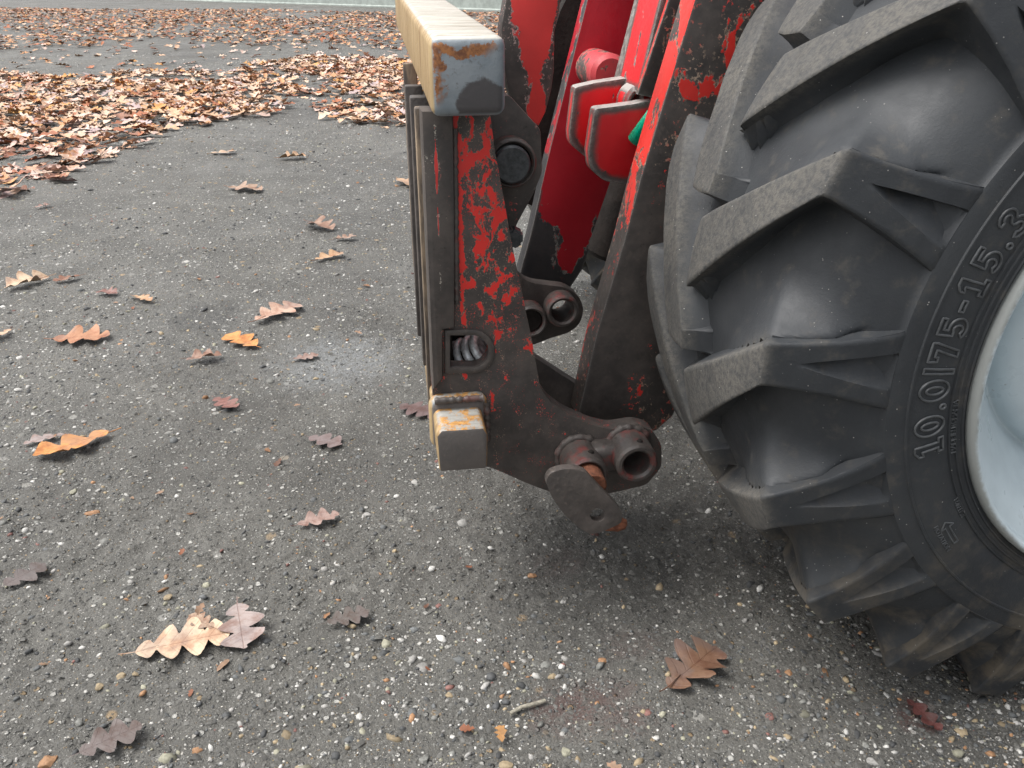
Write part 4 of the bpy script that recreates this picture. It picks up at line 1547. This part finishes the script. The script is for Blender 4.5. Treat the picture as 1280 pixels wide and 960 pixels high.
# the drifts
def inside(px, py, poly):
    r_ = np.zeros(len(px), bool)
    n = len(poly)
    for i in range(n):
        x0, y0 = poly[i]; x1, y1 = poly[(i + 1) % n]
        c = ((y0 > py) != (y1 > py)) & (px < (x1 - x0) * (py - y0) / (y1 - y0 + 1e-12) + x0)
        r_ ^= c
    return r_


def gpoly(pts):
    return [on_ground(*p) for p in pts]


drift_near = gpoly([(-420, 300), (0, 243), (62, 232), (108, 210), (150, 192), (205, 160), (255, 158), (300, 148), (345, 140), (372, 128), (400, 128), (412, 150), (470, 158), (540, 156),
                    (660, 150), (660, 84), (500, 74), (430, 74), (380, 72), (330, 78), (290, 90), (220, 92), (150, 90), (105, 98), (60, 96), (0, 92), (-420, 95)])
drift_far = gpoly([(-500, 60), (-200, 62), (0, 64), (60, 58), (110, 60), (160, 52), (215, 48), (260, 54), (330, 58), (400, 55), (450, 58), (520, 62), (640, 60), (800, 52), (800, 20), (640, 17), (495, 16),
                   (400, 15), (300, 12), (200, 13), (100, 12), (0, 10), (-300, 8), (-500, 8)])
gap = gpoly([(-420, 95), (0, 92), (105, 98), (290, 90), (380, 72), (500, 74), (660, 84), (640, 60), (450, 58), (260, 54), (160, 52), (0, 64), (-420, 66)])


def sample(poly, n):
    A = np.array(poly)
    lo, hi = A.min(0), A.max(0)
    pts = np.zeros((0, 2))
    while len(pts) < n:
        c = lo + (hi - lo) * rng.random((n * 2, 2))
        pts = np.vstack([pts, c[inside(c[:, 0], c[:, 1], poly)]])
    return pts[:n]


def area(poly):
    A = np.array(poly); B = np.roll(A, -1, 0)
    return abs((A[:, 0] * B[:, 1] - B[:, 0] * A[:, 1]).sum()) / 2


DRC = np.array([C_TAN, C_PALE, (.56, .36, .22), (.46, .24, .11), C_RUST, C_BRN, (.62, .46, .36), (.40, .31, .28), (.54, .28, .09), (.30, .11, .05), (.50, .37, .29)])
DRC = np.clip(DRC * [1.16, 1.14, 1.22], 0, .72)
DRP_N = np.array([.16, .2, .14, .10, .06, .07, .11, .06, .04, .03, .03]); DRP_N /= DRP_N.sum()
DRP_F = np.array([.10, .04, .12, .22, .22, .12, .02, .02, .05, .09, .0]); DRP_F /= DRP_F.sum()

an, af, ag = area(drift_near), area(drift_far), area(gap)
pn = sample(drift_near, int(min(7400, an * 520)))
# thin out towards ragged edges
pv = vnoise(pn[:, 0] * 2.3 + 70, pn[:, 1] * 2.3 + 20)
pn = pn[rng.random(len(pn)) < np.clip(.35 + 2.2 * (pv - .22), .15, 1)]
pf = sample(drift_far, int(min(15000, af * 150)))
pv = vnoise(pf[:, 0] * .9 + 7, pf[:, 1] * .9 + 120)
pf = pf[rng.random(len(pf)) < np.clip(.5 + 2.2 * (pv - .25), .2, 1)]
pg = sample(gap, int(ag * 14))
order = np.argsort(pn[:, 1] + .02 * rng.random(len(pn)))
pn = pn[order]
# leaves that show largest: nearest ones inside the frame
vis = (pn[:, 0] > -.60 * pn[:, 1] + .0) & (pn[:, 0] < .1 * pn[:, 1])
ind_idx = np.where(vis)[0][:266]
mask = np.zeros(len(pn), bool); mask[ind_idx] = True
for (x, y) in pn[mask]:
    o = bpy.data.objects.new('oak_leaf', LEAFM[rng.integers(10)])
    COL.objects.link(o)
    L_ = rng.uniform(.062, .105)
    o.location = (x, y, float(height(np.array([x]), np.array([y]))[0]) + .002 + .016 * rng.random() ** 1.5)
    o.scale = (L_, L_ * rng.uniform(.85, 1.25), L_ * rng.uniform(.7, 1.6))
    e = rng.normal(0, .22, 2)
    o.rotation_euler = (e[0], e[1], rng.random() * 6.283)
    o.color = (*(DRC[rng.choice(11, p=DRP_N)] * rng.uniform(.8, 1.1)), 1)
    tag(o, 'dry brown or tan oak leaf lying in the front of the leaf drift', 'leaf', 'leaves at the front of the drift')

LOW = [leaf_geo(60 + k, 12, 1, 1.2) for k in range(8)]
LOWER = [leaf_geo(80 + k, 8, 1, 1.3, False) for k in range(6)]
Vs, Qs, Cs, off = [], [], [], 0


def scatter(pts, bank, probs, lift, lo=.062, hi=.108, dim=1.):
    global off
    for (x, y) in pts:
        V, q = bank[rng.integers(len(bank))]
        L_ = rng.uniform(lo, hi)
        a, b, c = rng.normal(0, .15), rng.normal(0, .15), rng.random() * 6.283
        Rm = np.array(Matrix.Rotation(c, 3, 'Z') @ Matrix.Rotation(a, 3, 'X') @ Matrix.Rotation(b, 3, 'Y'))
        W_ = (V * [L_, L_ * rng.uniform(.85, 1.2), L_ * rng.uniform(.7, 1.5)]) @ Rm.T
        W_[:, 2] -= min(0, W_[:, 2].min())
        W_ += [x, y, -.004 + lift * rng.random() ** 1.3]
        Vs.append(W_); Qs.append(q + off); off += len(V)
        Cs.append(np.repeat(DRC[rng.choice(11, p=probs)][None] * rng.uniform(.75, 1.1) * dim, len(V), 0))


scatter(pn[~mask], LOW, DRP_N, .022)
scatter(pg, LOW, DRP_N, .006)
scatter(pf, LOWER, DRP_F, .03)
# torn bits of leaf trodden into the open ground
fx_, fy_ = strew(240, .8, .5, 4.)
V_ = [(x, y) for x, y in zip(fx_, fy_) if math.hypot(x - .65, y - .67) > .45]
scatter(V_, LOWER, DRP_F, .003, .006, .020, .45)
lm = from_np('fallen_leaves', np.vstack(Vs), np.vstack(Qs), M['leaf_mass'], smooth=True, col=np.vstack(Cs))
tag(lm, 'drifts of brown and tan oak leaves across the back of the yard', None, None, 'stuff')
print('leaves', len(pn), len(pf), len(pg), 'tris stones', len(sf), 'ground', len(quads) * 2)
